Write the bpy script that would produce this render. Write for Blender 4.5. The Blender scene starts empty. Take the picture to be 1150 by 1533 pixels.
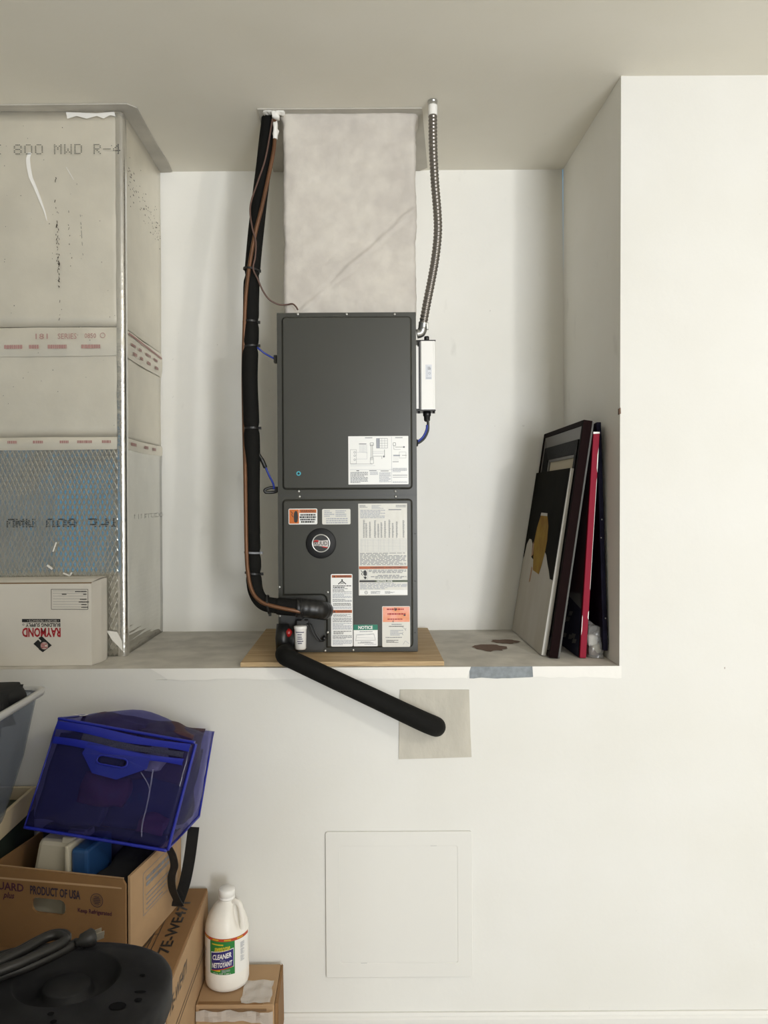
import bpy, bmesh, math, random
from mathutils import Vector, Matrix, noise
random.seed(7)
S = bpy.context.scene
COL = S.collection
# ------------------------------------------------------------------ camera
F, D, H, CX, CY = 1152.0, 2.22, 1.58, 546.0, 748.0
ROLL = math.radians(0.33)
cam = bpy.data.cameras.new('camera'); camo = bpy.data.objects.new('camera', cam); COL.objects.link(camo)
cam.sensor_fit = 'AUTO'; cam.sensor_width = 36.0; cam.lens = F / 1533 * 36.0
cam.shift_x = (575 - CX) / 1533; cam.shift_y = -(766.5 - CY) / 1533
cam.clip_start = 0.02
camo.matrix_world = Matrix.Translation((0, -D, H)) @ Matrix.Rotation(ROLL, 4, 'Y') @ Matrix.Rotation(math.pi / 2, 4, 'X')
S.camera = camo
# ------------------------------------------------------------------ light and exposure
S.view_settings.view_transform = 'Standard'; S.view_settings.look = 'None'
S.view_settings.gamma = 1.0; S.view_settings.use_curve_mapping = False
S.view_settings.exposure = 0.0
S.cycles.max_bounces = 10; S.cycles.diffuse_bounces = 6; S.cycles.transparent_max_bounces = 24
S.cycles.sample_clamp_indirect = 6
W = bpy.data.worlds.new('World'); S.world = W; W.use_nodes = True
W.node_tree.nodes['Background'].inputs[0].default_value = (0.07, 0.40, 0.72, 1)
W.node_tree.nodes['Background'].inputs[1].default_value = 1.1
def area(name, loc, rot, sx, sy, power, col):
    l = bpy.data.lights.new(name, 'AREA'); l.shape = 'RECTANGLE'; l.size = sx; l.size_y = sy
    l.energy = power; l.color = col
    o = bpy.data.objects.new(name, l); COL.objects.link(o); o.location = loc; o.rotation_euler = rot
    return o
# daylight that falls in through the open garage door behind the camera
area('door_daylight', (2.0, -6.42, 1.35), (math.radians(90), 0, 0), 1.6, 1.9, 246, (0.97, 0.985, 1.0))
# the garage lamp under the ceiling, behind the camera to the right
kl = bpy.data.lights.new('garage_lamp', 'POINT'); kl.energy = 50; kl.color = (1.0, 0.97, 0.92); kl.shadow_soft_size = 0.06
ko = bpy.data.objects.new('garage_lamp', kl); COL.objects.link(ko); ko.location = (1.50, -2.6, 2.5)

# ------------------------------------------------------------------ helpers
def P(px, py, Z):
    u, v = px - CX, CY - py
    u0 = u * math.cos(ROLL) + v * math.sin(ROLL); v0 = -u * math.sin(ROLL) + v * math.cos(ROLL)
    return Vector((u0 * Z / F, Z - D, H + v0 * Z / F))

def mat(name, col, rough=0.6, metal=0.0, spec=0.5, var=0.0, vscale=8.0, bump=0.0, bscale=60.0, col2=None, alpha=1.0, coat=0.0, stretch=None):
    m = bpy.data.materials.new(name); m.use_nodes = True
    nt = m.node_tree; b = nt.nodes['Principled BSDF']
    b.inputs['Base Color'].default_value = (*col, 1); b.inputs['Roughness'].default_value = rough
    b.inputs['Metallic'].default_value = metal; b.inputs['Specular IOR Level'].default_value = spec
    b.inputs['Alpha'].default_value = alpha; b.inputs['Coat Weight'].default_value = coat
    tc = nt.nodes.new('ShaderNodeTexCoord'); src = tc.outputs['Object']
    if stretch:
        mp = nt.nodes.new('ShaderNodeMapping'); mp.inputs['Scale'].default_value = stretch
        nt.links.new(src, mp.inputs[0]); src = mp.outputs[0]
    if var > 0 or col2:
        n = nt.nodes.new('ShaderNodeTexNoise'); n.inputs['Scale'].default_value = vscale; n.inputs['Detail'].default_value = 6
        nt.links.new(src, n.inputs['Vector'])
        r = nt.nodes.new('ShaderNodeValToRGB')
        c2 = col2 or tuple(max(0, c * (1 - var)) for c in col)
        r.color_ramp.elements[0].position = 0.35; r.color_ramp.elements[0].color = (*c2, 1)
        r.color_ramp.elements[1].position = 0.65; r.color_ramp.elements[1].color = (*col, 1)
        nt.links.new(n.outputs['Fac'], r.inputs[0]); nt.links.new(r.outputs[0], b.inputs['Base Color'])
    if bump > 0:
        n2 = nt.nodes.new('ShaderNodeTexNoise'); n2.inputs['Scale'].default_value = bscale; n2.inputs['Detail'].default_value = 4
        nt.links.new(src, n2.inputs['Vector'])
        bp = nt.nodes.new('ShaderNodeBump'); bp.inputs['Strength'].default_value = bump; bp.inputs['Distance'].default_value = 0.004
        nt.links.new(n2.outputs['Fac'], bp.inputs['Height']); nt.links.new(bp.outputs[0], b.inputs['Normal'])
    return m

class MB:
    """verts + faces, one mesh object when built; faces carry a material slot"""
    def __init__(s): s.v = []; s.f = []; s.mi = []; s.sm = []
    def add(s, vs, fs, mi=0, smooth=False):
        o = len(s.v); s.v += [Vector(x) for x in vs]
        for f in fs: s.f.append([i + o for i in f]); s.mi.append(mi); s.sm.append(smooth)
        return s
    def box(s, x0, x1, y0, y1, z0, z1, mi=0):
        return s.hexa([(x0, y0, z0), (x1, y0, z0), (x1, y0, z1), (x0, y0, z1), (x0, y1, z0), (x1, y1, z0), (x1, y1, z1), (x0, y1, z1)], mi)
    def hexa(s, p, mi=0):   # front bl br tr tl, back bl br tr tl
        return s.add(p, [(0, 1, 2, 3), (5, 4, 7, 6), (4, 0, 3, 7), (1, 5, 6, 2), (3, 2, 6, 7), (4, 5, 1, 0)], mi)
    def tube(s, pts, rad, seg=14, mi=0, caps=True, flat=1.0):
        n = len(pts); pts = [Vector(p) for p in pts]
        R = rad if isinstance(rad, (list, tuple)) else [rad] * n
        t0 = (pts[1] - pts[0]).normalized()
        up = Vector((0, 0, 1)) if abs(t0.z) < 0.9 else Vector((0, 1, 0))
        nn = (up - t0 * up.dot(t0)).normalized(); vs = []
        for i in range(n):
            t = (pts[min(i + 1, n - 1)] - pts[max(i - 1, 0)]).normalized()
            nn = (nn - t * nn.dot(t)).normalized(); b = t.cross(nn)
            for k in range(seg):
                a = 2 * math.pi * k / seg
                vs.append(pts[i] + (nn * math.cos(a) * flat + b * math.sin(a)) * R[i])
        fs = [(i * seg + k, i * seg + (k + 1) % seg, (i + 1) * seg + (k + 1) % seg, (i + 1) * seg + k) for i in range(n - 1) for k in range(seg)]
        s.add(vs, fs, mi, True)
        if caps:
            o = len(s.v) - n * seg
            s.f.append([o + k for k in range(seg)][::-1]); s.mi.append(mi); s.sm.append(False)
            s.f.append([o + (n - 1) * seg + k for k in range(seg)]); s.mi.append(mi); s.sm.append(False)
        return s
    def lathe(s, prof, c, seg=40, mi=0, axis='Z', caps=True):
        vs = []
        for r, h in prof:
            for k in range(seg):
                a = 2 * math.pi * k / seg; ca, sa = math.cos(a) * r, math.sin(a) * r
                vs.append(Vector(c) + (Vector((ca, sa, h)) if axis == 'Z' else Vector((ca, -h, sa)) if axis == 'Y' else Vector((h, ca, sa))))
        n = len(prof)
        fs = [(i * seg + k, i * seg + (k + 1) % seg, (i + 1) * seg + (k + 1) % seg, (i + 1) * seg + k) for i in range(n - 1) for k in range(seg)]
        s.add(vs, fs, mi, True)
        if caps:
            o = len(s.v) - n * seg
            for i in (0, n - 1):
                s.f.append([o + i * seg + k for k in range(seg)]); s.mi.append(mi); s.sm.append(False)
        return s
    def rings(s, rings, mi=0, smooth=True, cap0=True, cap1=True):
        n = len(rings[0]); vs = [p for r in rings for p in r]
        fs = [(i * n + k, i * n + (k + 1) % n, (i + 1) * n + (k + 1) % n, (i + 1) * n + k) for i in range(len(rings) - 1) for k in range(n)]
        s.add(vs, fs, mi, smooth); o = len(s.v) - len(vs)
        if cap0: s.f.append([o + k for k in range(n)]); s.mi.append(mi); s.sm.append(False)
        if cap1: s.f.append([o + (len(rings) - 1) * n + k for k in range(n)]); s.mi.append(mi); s.sm.append(False)
        return s
    def build(s, name, mats, parent=None, bevel=0, kind=None, label=None, recalc=True, sub=0):
        me = bpy.data.meshes.new(name); me.from_pydata([tuple(v) for v in s.v], [], s.f)
        mats = mats if isinstance(mats, (list, tuple)) else [mats]
        for m in mats: me.materials.append(m)
        for p, mi, sm in zip(me.polygons, s.mi, s.sm): p.material_index = mi; p.use_smooth = sm
        if recalc:
            bm = bmesh.new(); bm.from_mesh(me); bmesh.ops.recalc_face_normals(bm, faces=bm.faces); bm.to_mesh(me); bm.free()
        me.update()
        o = bpy.data.objects.new(name, me); COL.objects.link(o)
        if parent is not None:
            o.parent = parent
            if parent.type == 'EMPTY': o.matrix_parent_inverse = Matrix.Translation(-parent.location)
        if bevel:
            md = o.modifiers.new('bevel', 'BEVEL'); md.width = bevel; md.segments = 2; md.limit_method = 'ANGLE'
        if sub:
            md = o.modifiers.new('sub', 'SUBSURF'); md.levels = sub; md.render_levels = sub
        if kind: o['kind'] = kind
        if label: o['label'] = label
        return o

def thing(name, label, cat, loc, group=None):
    o = bpy.data.objects.new(name, None); COL.objects.link(o); o.location = loc
    o.empty_display_size = 0.05; o['label'] = label; o['category'] = cat
    if group: o['group'] = group
    bpy.context.view_layer.update()
    return o
def tag(o, label, cat): o['label'] = label; o['category'] = cat; return o
def struct(o): o['kind'] = 'structure'; return o

def spline(pts, n=8):
    pts = [Vector(p) for p in pts]; out = []
    for i in range(len(pts) - 1):
        p0, p1, p2, p3 = pts[max(i - 1, 0)], pts[i], pts[i + 1], pts[min(i + 2, len(pts) - 1)]
        for k in range(n):
            t = k / n
            out.append(0.5 * ((2 * p1) + (p2 - p0) * t + (2 * p0 - 5 * p1 + 4 * p2 - p3) * t * t + (3 * p1 - p0 - 3 * p2 + p3) * t ** 3))
    out.append(pts[-1]); return out
def rrect(x0, x1, y0, y1, r, n=5):
    out = []
    for cx, cy, a0 in ((x1 - r, y0 + r, -90), (x1 - r, y1 - r, 0), (x0 + r, y1 - r, 90), (x0 + r, y0 + r, 180)):
        for k in range(n + 1):
            a = math.radians(a0 + 90 * k / n); out.append((cx + r * math.cos(a), cy + r * math.sin(a)))
    return out
def shape2d(splines, ext=0.0, bev=0.0):
    """flat outline (with holes) filled, optionally thick: returns (verts, faces)"""
    cu = bpy.data.curves.new('t', 'CURVE'); cu.dimensions = '2D'; cu.fill_mode = 'BOTH' if ext or bev else 'FRONT'
    for sp in splines:
        q = cu.splines.new('POLY'); q.points.add(len(sp) - 1); q.use_cyclic_u = True
        for p, (x, y) in zip(q.points, sp): p.co = (x, y, 0, 1)
    cu.extrude = ext / 2; cu.bevel_depth = bev
    o = bpy.data.objects.new('t', cu); me = o.to_mesh()
    r = ([v.co.copy() for v in me.vertices], [list(p.vertices) for p in me.polygons])
    o.to_mesh_clear(); bpy.data.objects.remove(o); bpy.data.curves.remove(cu)
    return r
_tc = {}
def text2d(s, bold=0.0, sp=1.0, shear=0.0):
    key = (s, bold, sp, shear)
    if key in _tc: return _tc[key]
    cu = bpy.data.curves.new('t', 'FONT'); cu.body = s; cu.size = 1; cu.offset = bold; cu.space_character = sp; cu.resolution_u = 2; cu.shear = shear
    o = bpy.data.objects.new('t', cu); me = o.to_mesh()
    vs = [v.co.copy() for v in me.vertices]; fs = [list(p.vertices) for p in me.polygons]
    o.to_mesh_clear(); bpy.data.objects.remove(o); bpy.data.curves.remove(cu)
    x0 = min(v.x for v in vs); x1 = max(v.x for v in vs); y0 = min(v.y for v in vs); y1 = max(v.y for v in vs)
    vs = [((v.x - x0) / (x1 - x0), (v.y - y0) / max(y1 - y0, 1e-6)) for v in vs]
    _tc[key] = (vs, fs); return _tc[key]

class Print:
    """flat ink on a surface: fn(u, v, layer) -> point"""
    def __init__(s, fn, mats, un=1): s.fn = fn; s.mats = mats; s.mb = MB(); s.un = un
    def q(s, u0, v0, u1, v1, mi=0, L=1):
        n = s.un
        for i in range(n):
            a, b = u0 + (u1 - u0) * i / n, u0 + (u1 - u0) * (i + 1) / n
            s.mb.add([s.fn(a, v0, L), s.fn(b, v0, L), s.fn(b, v1, L), s.fn(a, v1, L)], [(0, 1, 2, 3)], mi)
    def poly(s, pts, mi=0, L=1): s.mb.add([s.fn(u, v, L) for u, v in pts], [list(range(len(pts)))], mi)
    def fill(s, splines, mi=0, L=1):
        vs, fs = shape2d(splines); s.mb.add([s.fn(v.x, v.y, L) for v in vs], fs, mi)
    def circ(s, u, v, r, mi=0, L=1, n=24, r0=0, ay=1.0):
        if r0 == 0: s.poly([(u + r * math.cos(2 * math.pi * k / n), v + ay * r * math.sin(2 * math.pi * k / n)) for k in range(n)], mi, L)
        else:
            for k in range(n):
                a, b = 2 * math.pi * k / n, 2 * math.pi * (k + 1) / n
                s.poly([(u + x * math.cos(t), v + ay * x * math.sin(t)) for x, t in ((r0, a), (r, a), (r, b), (r0, b))], mi, L)
    def line(s, pts, w, mi=0, L=1):
        for (a, b), (c, d) in zip(pts, pts[1:]):
            dx, dy = c - a, d - b; l = math.hypot(dx, dy) or 1; nx, ny = -dy / l * w / 2, dx / l * w / 2
            s.poly([(a + nx, b + ny), (a - nx, b - ny), (c - nx, d - ny), (c + nx, d + ny)], mi, L)
    def frame(s, u0, v0, u1, v1, w, mi=0, L=1): s.line([(u0, v0), (u1, v0), (u1, v1), (u0, v1), (u0, v0)], w, mi, L)
    def text(s, t, u0, v0, u1, v1, mi=0, L=1, bold=0.0, sp=1.0, shear=0.0, skew=0.0):
        vs, fs = text2d(t, bold, sp, shear)
        s.mb.add([s.fn(u0 + (u1 - u0) * x, v0 + (v1 - v0) * y + skew * (x - 0.5), L) for x, y in vs], fs, mi)
    def rows(s, u0, v0, u1, v1, n, mi=0, L=1, fill=0.55, short=0.85, center=False):
        """rows of fine print too small to read: word-long dashes"""
        h = (v1 - v0) / n
        for i in range(n):
            v = v1 - (i + 1) * h + h * (1 - fill) / 2; end = u0 + (u1 - u0) * (1 if random.random() < 0.6 else random.uniform(short - 0.35, short))
            u = u0 + ((u1 - end) / 2 if center else 0); lim = u + (end - u0)
            while u < lim - (u1 - u0) * 0.02:
                w = min((u1 - u0) * random.uniform(0.04, 0.15), lim - u); s.q(u, v, u + w, v + h * fill, mi, L); u += w + (u1 - u0) * 0.02
    def build(s, name, parent, label=None): return s.mb.build(name, s.mats, parent, kind='stuff', recalc=False, label=label)
def plane_fn(o, U, V, N, eps=0.0004):
    o, U, V, N = Vector(o), Vector(U), Vector(V), Vector(N)
    return lambda u, v, L: o + U * u + V * v + N * (L * eps)

def softbox(c, n=10, bulge=(0, 0, 0, 0, 0, 0), amp=0.0, freq=6.0, seed=0.0):
    """c: 8 corners (front bl br tr tl, back bl br tr tl) -> bulging closed skin. bulge: front back left right top bottom"""
    c = [Vector(p) for p in c]
    def tri(a, b, g):
        f = (c[0] * (1 - a) + c[1] * a) * (1 - g) + (c[3] * (1 - a) + c[2] * a) * g
        k = (c[4] * (1 - a) + c[5] * a) * (1 - g) + (c[7] * (1 - a) + c[6] * a) * g
        return f * (1 - b) + k * b
    ctr = sum(c, Vector()) / 8; vs = []; idx = {}; fs = []
    dx = (c[1] - c[0]).normalized(); dz = (c[3] - c[0]).normalized(); dy = dx.cross(dz) * -1
    if dy.dot(c[4] - c[0]) < 0: dy = -dy
    def vid(i, j, k):
        if (i, j, k) in idx: return idx[(i, j, k)]
        a, b, g = i / n, j / n, k / n; p = tri(a, b, g)
        sa, sb, sg = math.sin(math.pi * a), math.sin(math.pi * b), math.sin(math.pi * g)
        if j == 0: p -= dy * bulge[0] * sa * sg
        if j == n: p += dy * bulge[1] * sa * sg
        if i == 0: p -= dx * bulge[2] * sb * sg
        if i == n: p += dx * bulge[3] * sb * sg
        if k == n: p += dz * bulge[4] * sa * sb
        if k == 0: p -= dz * bulge[5] * sa * sb
        if amp: p = p + (p - ctr).normalized() * amp * noise.noise(p * freq + Vector((seed, seed * 2, 0)))
        idx[(i, j, k)] = len(vs); vs.append(p); return idx[(i, j, k)]
    for i in range(n):
        for k in range(n):
            fs.append([vid(i, 0, k), vid(i + 1, 0, k), vid(i + 1, 0, k + 1), vid(i, 0, k + 1)])
            fs.append([vid(i, n, k), vid(i, n, k + 1), vid(i + 1, n, k + 1), vid(i + 1, n, k)])
            fs.append([vid(0, i, k), vid(0, i, k + 1), vid(0, i + 1, k + 1), vid(0, i + 1, k)])
            fs.append([vid(n, i, k), vid(n, i + 1, k), vid(n, i + 1, k + 1), vid(n, i, k + 1)])
            fs.append([vid(i, k, 0), vid(i, k + 1, 0), vid(i + 1, k + 1, 0), vid(i + 1, k, 0)])
            fs.append([vid(i, k, n), vid(i + 1, k, n), vid(i + 1, k + 1, n), vid(i, k + 1, n)])
    return vs, fs, tri

# ------------------------------------------------------------------ materials
def wall_mat(name, col, smudge=0.12):
    m = mat(name, col, 0.75, spec=0.25, bump=0.12, bscale=45)
    nt = m.node_tree; b = nt.nodes['Principled BSDF']; tc = nt.nodes['Texture Coordinate']
    def nz(scale, sc, lo, hi):
        mp = nt.nodes.new('ShaderNodeMapping'); mp.inputs['Scale'].default_value = sc; nt.links.new(tc.outputs['Object'], mp.inputs[0])
        n = nt.nodes.new('ShaderNodeTexNoise'); n.inputs['Scale'].default_value = scale; n.inputs['Detail'].default_value = 5
        nt.links.new(mp.outputs[0], n.inputs['Vector'])
        r = nt.nodes.new('ShaderNodeMapRange'); r.inputs['From Min'].default_value = lo; r.inputs['From Max'].default_value = hi
        nt.links.new(n.outputs['Fac'], r.inputs['Value']); return r.outputs[0]
    a = nz(3.0, (1, 1, 1), 0.3, 0.75); c = nz(9.0, (1.6, 1.6, 0.7), 0.66, 0.82); d = nz(60.0, (1, 1, 0.7), 0.74, 0.80)
    mx = nt.nodes.new('ShaderNodeMixRGB'); mx.inputs[1].default_value = (*col, 1); mx.inputs[2].default_value = (col[0] * .955, col[1] * .95, col[2] * .93, 1)
    nt.links.new(a, mx.inputs[0])
    last = mx
    for f, k, cc in ((c, smudge, (0.45, 0.43, 0.40)), (d, 0.35, (0.35, 0.33, 0.3))):
        mu = nt.nodes.new('ShaderNodeMath'); mu.operation = 'MULTIPLY'; mu.inputs[1].default_value = k; nt.links.new(f, mu.inputs[0])
        m2 = nt.nodes.new('ShaderNodeMixRGB'); m2.inputs[2].default_value = (*cc, 1)
        nt.links.new(mu.outputs[0], m2.inputs[0]); nt.links.new(last.outputs[0], m2.inputs[1]); last = m2
    nt.links.new(last.outputs[0], b.inputs['Base Color'])
    return m
M_wall = wall_mat('painted_drywall', (0.705, 0.697, 0.665), 0.05)
M_wall_in = wall_mat('scuffed_drywall', (0.86, 0.85, 0.81), 0.32)
M_ceil = wall_mat('ceiling_paint', (0.81, 0.78, 0.70), 0.03)
M_room = mat('cluttered_garage_wall', (0.42, 0.40, 0.36), 0.8, var=0.2, vscale=2)
M_ledge = mat('dusty_ledge', (0.64, 0.61, 0.55), 0.85, var=0.22, vscale=11, bump=0.3, bscale=35)
M_floor = mat('concrete', (0.52, 0.50, 0.46), 0.7, var=0.15, vscale=3, bump=0.1)
M_trimw = mat('trim_white', (0.84, 0.825, 0.785), 0.5)
M_panel = mat('panel_white', (0.685, 0.675, 0.638), 0.5, spec=.3)
M_lip = mat('joint_compound', (0.77, 0.755, 0.715), 0.8, bump=0.4, bscale=25)
M_patch = mat('drywall_mud', (0.52, 0.49, 0.42), 0.85, var=0.14, vscale=14, bump=1.0, bscale=36, stretch=(1, 1, .45))
M_cpatch = mat('ceiling_mud', (0.52, 0.495, 0.44), 0.85, var=0.15, vscale=9, bump=0.5, bscale=30)
M_galv = mat('galvanised', (0.22, 0.24, 0.25), 0.6, 0.5, var=0.25, vscale=60)
M_brown = mat('brown_scab', (0.16, 0.10, 0.07), 0.9)
M_grey = mat('grey_enamel', (0.043, 0.043, 0.036), 0.33, 0.0, spec=0.5, var=0.06, vscale=4, bump=0.02, bscale=9)
M_greyd = mat('grey_enamel_dark', (0.04, 0.04, 0.038), 0.4, spec=0.5)
M_screw = mat('zinc_screw', (0.6, 0.6, 0.58), 0.3, 0.9)
M_black = mat('black_foam', (0.007, 0.0068, 0.006), 0.8, spec=0.15, bump=0.35, bscale=70)
M_tape = mat('black_tape', (0.008, 0.008, 0.008), 0.38)
M_cu = mat('copper', (0.17, 0.078, 0.036), 0.45, 0.35, var=0.3, vscale=15)
M_wireb = mat('brown_wire', (0.11, 0.06, 0.045), 0.5)
M_blue = mat('blue_wire', (0.012, 0.035, 0.30), 0.4)
M_steel = mat('conduit_steel', (0.26, 0.24, 0.22), 0.33, 0.9)
M_steel2 = mat('cast_zinc', (0.5, 0.5, 0.48), 0.3, 0.9)
M_label = mat('label_white', (0.82, 0.82, 0.80), 0.32, spec=0.5)
M_lglos = mat('label_gloss', (0.74, 0.73, 0.68), 0.15, spec=0.6, coat=0.6, bump=0.25, bscale=45)
M_ink = mat('ink_black', (0.02, 0.02, 0.02), 0.4)
M_inkg = mat('ink_grey', (0.20, 0.21, 0.23), 0.5)
M_inkl = mat('ink_light', (0.36, 0.38, 0.43), 0.5)
M_inkr = mat('ink_red', (0.35, 0.012, 0.02), 0.5)
M_inkp = mat('ink_faded_red', (0.42, 0.24, 0.22), 0.6)
M_orange = mat('ink_orange', (0.55, 0.14, 0.02), 0.35)
M_rust = mat('ink_rust', (0.40, 0.09, 0.015), 0.35)
M_green = mat('ink_green', (0.0, 0.17, 0.10), 0.4)
M_olive = mat('ink_olive', (0.05, 0.07, 0.03), 0.4)
M_pink = mat('faded_orange_label', (0.80, 0.36, 0.27), 0.3, col2=(0.75, 0.28, 0.12), vscale=45)
M_white = mat('plastic_white', (0.83, 0.82, 0.79), 0.35)
M_red = mat('plastic_red', (0.30, 0.008, 0.008), 0.3)
M_mastic = mat('mastic', (0.64, 0.60, 0.54), 0.8, var=0.13, vscale=12, bump=0.5, bscale=28, col2=(0.54, 0.50, 0.455))
M_ply = mat('plywood', (0.52, 0.37, 0.20), 0.65, col2=(0.40, 0.27, 0.135), vscale=5, stretch=(1, 9, 9), bump=0.1)
M_plye = mat('plywood_edge', (0.62, 0.47, 0.27), 0.7, col2=(0.30, 0.19, 0.09), vscale=3.0, stretch=(4, 4, 420))
M_card = mat('kraft_card_shaded', (0.245, 0.130, 0.050), 0.85, var=0.12, vscale=7)  # kraft darkened, putting the shade on the carton front into its colour
M_card2 = mat('kraft_card_light', (0.42, 0.27, 0.145), 0.85, var=0.12, vscale=7)
M_cardin = mat('kraft_inside', (0.20, 0.12, 0.06), 0.9)
M_wbox = mat('white_card', (0.68, 0.645, 0.58), 0.75, var=0.05, vscale=6)
M_navy = mat('navy_canvas', (0.012, 0.011, 0.024), 0.8, spec=.08, var=0.5, vscale=20)
M_clear = mat('tape_clear', (0.75, 0.73, 0.70), 0.15, alpha=0.55, spec=0.6, bump=0.5, bscale=30)
def foil(name, col, rough, scrim):
    m = mat(name, col, rough, 0.9, var=0.10, vscale=7, bump=0.25, bscale=22)
    nt = m.node_tree; b = nt.nodes['Principled BSDF']; tc = nt.nodes['Texture Coordinate']
    old = b.inputs['Normal'].links[0].from_node
    tot = None
    for ang in (24, -24):
        mp = nt.nodes.new('ShaderNodeMapping'); mp.inputs['Rotation'].default_value = (0, math.radians(ang), 0)
        nt.links.new(tc.outputs['Object'], mp.inputs[0])
        w = nt.nodes.new('ShaderNodeTexWave'); w.inputs['Scale'].default_value = 24; w.bands_direction = 'X'; w.inputs['Distortion'].default_value = 0.4
        nt.links.new(mp.outputs[0], w.inputs['Vector'])
        pw = nt.nodes.new('ShaderNodeMath'); pw.operation = 'POWER'; pw.inputs[1].default_value = 7; nt.links.new(w.outputs['Fac'], pw.inputs[0])
        if tot is None: tot = pw
        else:
            ad = nt.nodes.new('ShaderNodeMath'); ad.operation = 'MAXIMUM'; nt.links.new(tot.outputs[0], ad.inputs[0]); nt.links.new(pw.outputs[0], ad.inputs[1]); tot = ad
    b2 = nt.nodes.new('ShaderNodeBump'); b2.inputs['Strength'].default_value = scrim; b2.inputs['Distance'].default_value = 0.002
    nt.links.new(tot.outputs[0], b2.inputs['Height']); nt.links.new(old.outputs[0], b2.inputs['Normal']); nt.links.new(b2.outputs[0], b.inputs['Normal'])
    return m
M_foil = foil('foil_scrim', (0.66, 0.65, 0.60), 0.13, 0.26)
M_foilu = mat('foil_plain', (0.84, 0.80, 0.70), 0.45, 0.65, var=0.10, vscale=6, bump=0.22, bscale=20)
M_foils = mat('foil_dull', (0.60, 0.585, 0.55), 0.42, 0.85, var=0.12, vscale=5, bump=0.2, bscale=18)
M_ftape = mat('foil_tape', (0.78, 0.77, 0.74), 0.2, 0.95, bump=0.35, bscale=40)
def vinyl(name, tint, refl, mixf, rough=0.12):
    m = bpy.data.materials.new(name); m.use_nodes = True; nt = m.node_tree; b = nt.nodes['Principled BSDF']
    out = nt.nodes['Material Output']
    b.inputs['Base Color'].default_value = (*refl, 1); b.inputs['Roughness'].default_value = rough; b.inputs['Specular IOR Level'].default_value = 0.6
    t = nt.nodes.new('ShaderNodeBsdfTransparent'); t.inputs[0].default_value = (*tint, 1)
    mx = nt.nodes.new('ShaderNodeMixShader'); mx.inputs[0].default_value = mixf
    tc = nt.nodes.new('ShaderNodeTexCoord')
    n = nt.nodes.new('ShaderNodeTexNoise'); n.inputs['Scale'].default_value = 8; n.inputs['Detail'].default_value = 2; nt.links.new(tc.outputs['Object'], n.inputs['Vector'])
    bp = nt.nodes.new('ShaderNodeBump'); bp.inputs['Strength'].default_value = 0.5; bp.inputs['Distance'].default_value = 0.02
    nt.links.new(n.outputs['Fac'], bp.inputs['Height']); nt.links.new(bp.outputs[0], b.inputs['Normal'])
    nt.links.new(t.outputs[0], mx.inputs[1]); nt.links.new(b.outputs[0], mx.inputs[2]); nt.links.new(mx.outputs[0], out.inputs['Surface'])
    return m
M_vinyl = vinyl('blue_vinyl', (0.50, 0.50, 0.82), (0.06, 0.06, 0.22), 0.22)
M_vinylt = vinyl('clear_vinyl', (0.78, 0.76, 0.88), (0.22, 0.20, 0.30), 0.25)
M_piping = mat('blue_piping', (0.010, 0.018, 0.29), 0.35)
M_plate = vinyl('blue_plate', (0.05, 0.06, 0.45), (0.018, 0.028, 0.30), 0.72, 0.3)
M_mesh = mat('black_mesh', (0.025, 0.025, 0.06), 0.8, bump=0.8, bscale=300)
M_bin = vinyl('milky_plastic', (0.80, 0.83, 0.88), (0.30, 0.32, 0.34), 0.30, 0.3)
M_rim = mat('milky_rim', (0.50, 0.50, 0.49), 0.35)
M_cloth = mat('black_cloth', (0.010, 0.010, 0.010), 0.85, bump=0.4, bscale=20)
M_maroon = mat('maroon_cloth', (0.09, 0.012, 0.03), 0.85, bump=0.4, bscale=20)
M_dnavy = mat('navy_cloth', (0.010, 0.010, 0.035), 0.8, bump=0.4, bscale=16)
M_web = mat('webbing', (0.012, 0.012, 0.012), 0.7, bump=0.3, bscale=200)
M_beige = mat('beige_plastic', (0.50, 0.46, 0.36), 0.45)
M_bluep = mat('blue_plastic', (0.015, 0.06, 0.17), 0.4)
M_dgreen = mat('dark_green', (0.022, 0.032, 0.022), 0.6, var=0.3, vscale=9)
M_cream = mat('cream_card', (0.60, 0.50, 0.33), 0.7)
M_lid = mat('dusty_black_lid', (0.017, 0.017, 0.019), 0.6, spec=0.25, vscale=14, col2=(0.007, 0.007, 0.008))
M_binb = mat('bin_body', (0.45, 0.45, 0.43), 0.5)
M_cord = mat('rubber_cord', (0.014, 0.013, 0.012), 0.5)
M_brass = mat('plug_prong', (0.62, 0.56, 0.44), 0.3, 0.9)
M_jug = mat('jug_plastic', (0.86, 0.83, 0.77), 0.4, var=0.06, vscale=20)
M_door = mat('blue_door', (0.06, 0.30, 0.52), 0.6)

# ------------------------------------------------------------------ the setting
ZB = 2.848; YB = ZB - D            # back of the recess
CEIL = H + 1.218; LEDGE = H - 0.484
XL, XR, YR = -4.0, 3.7, -6.5
t = P(930, 117, D); b_ = P(927.5, 999, D)
JT, JB = t.x, b_.x                 # jamb of the recess, slightly out of plumb
mb = MB()
mb.add([(XL, 0, 0), (XR, 0, 0), (XR, 0, LEDGE), (JB, 0, LEDGE), (XL, 0, LEDGE)], [(0, 1, 2, 3, 4)])
mb.add([(JB, 0, LEDGE), (XR, 0, LEDGE), (XR, 0, CEIL), (JT, 0, CEIL)], [(0, 1, 2, 3)])
struct(mb.build('wall_main', M_wall, recalc=False))
struct(MB().add([(XL, YB, LEDGE), (0.74, YB, LEDGE), (0.74, YB, CEIL), (XL, YB, CEIL)], [(0, 1, 2, 3)]).build('wall_recess_back', M_wall_in, recalc=False))
xrb0, xrb1 = P(845, 945, ZB).x, P(843, 260, ZB).x
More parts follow.
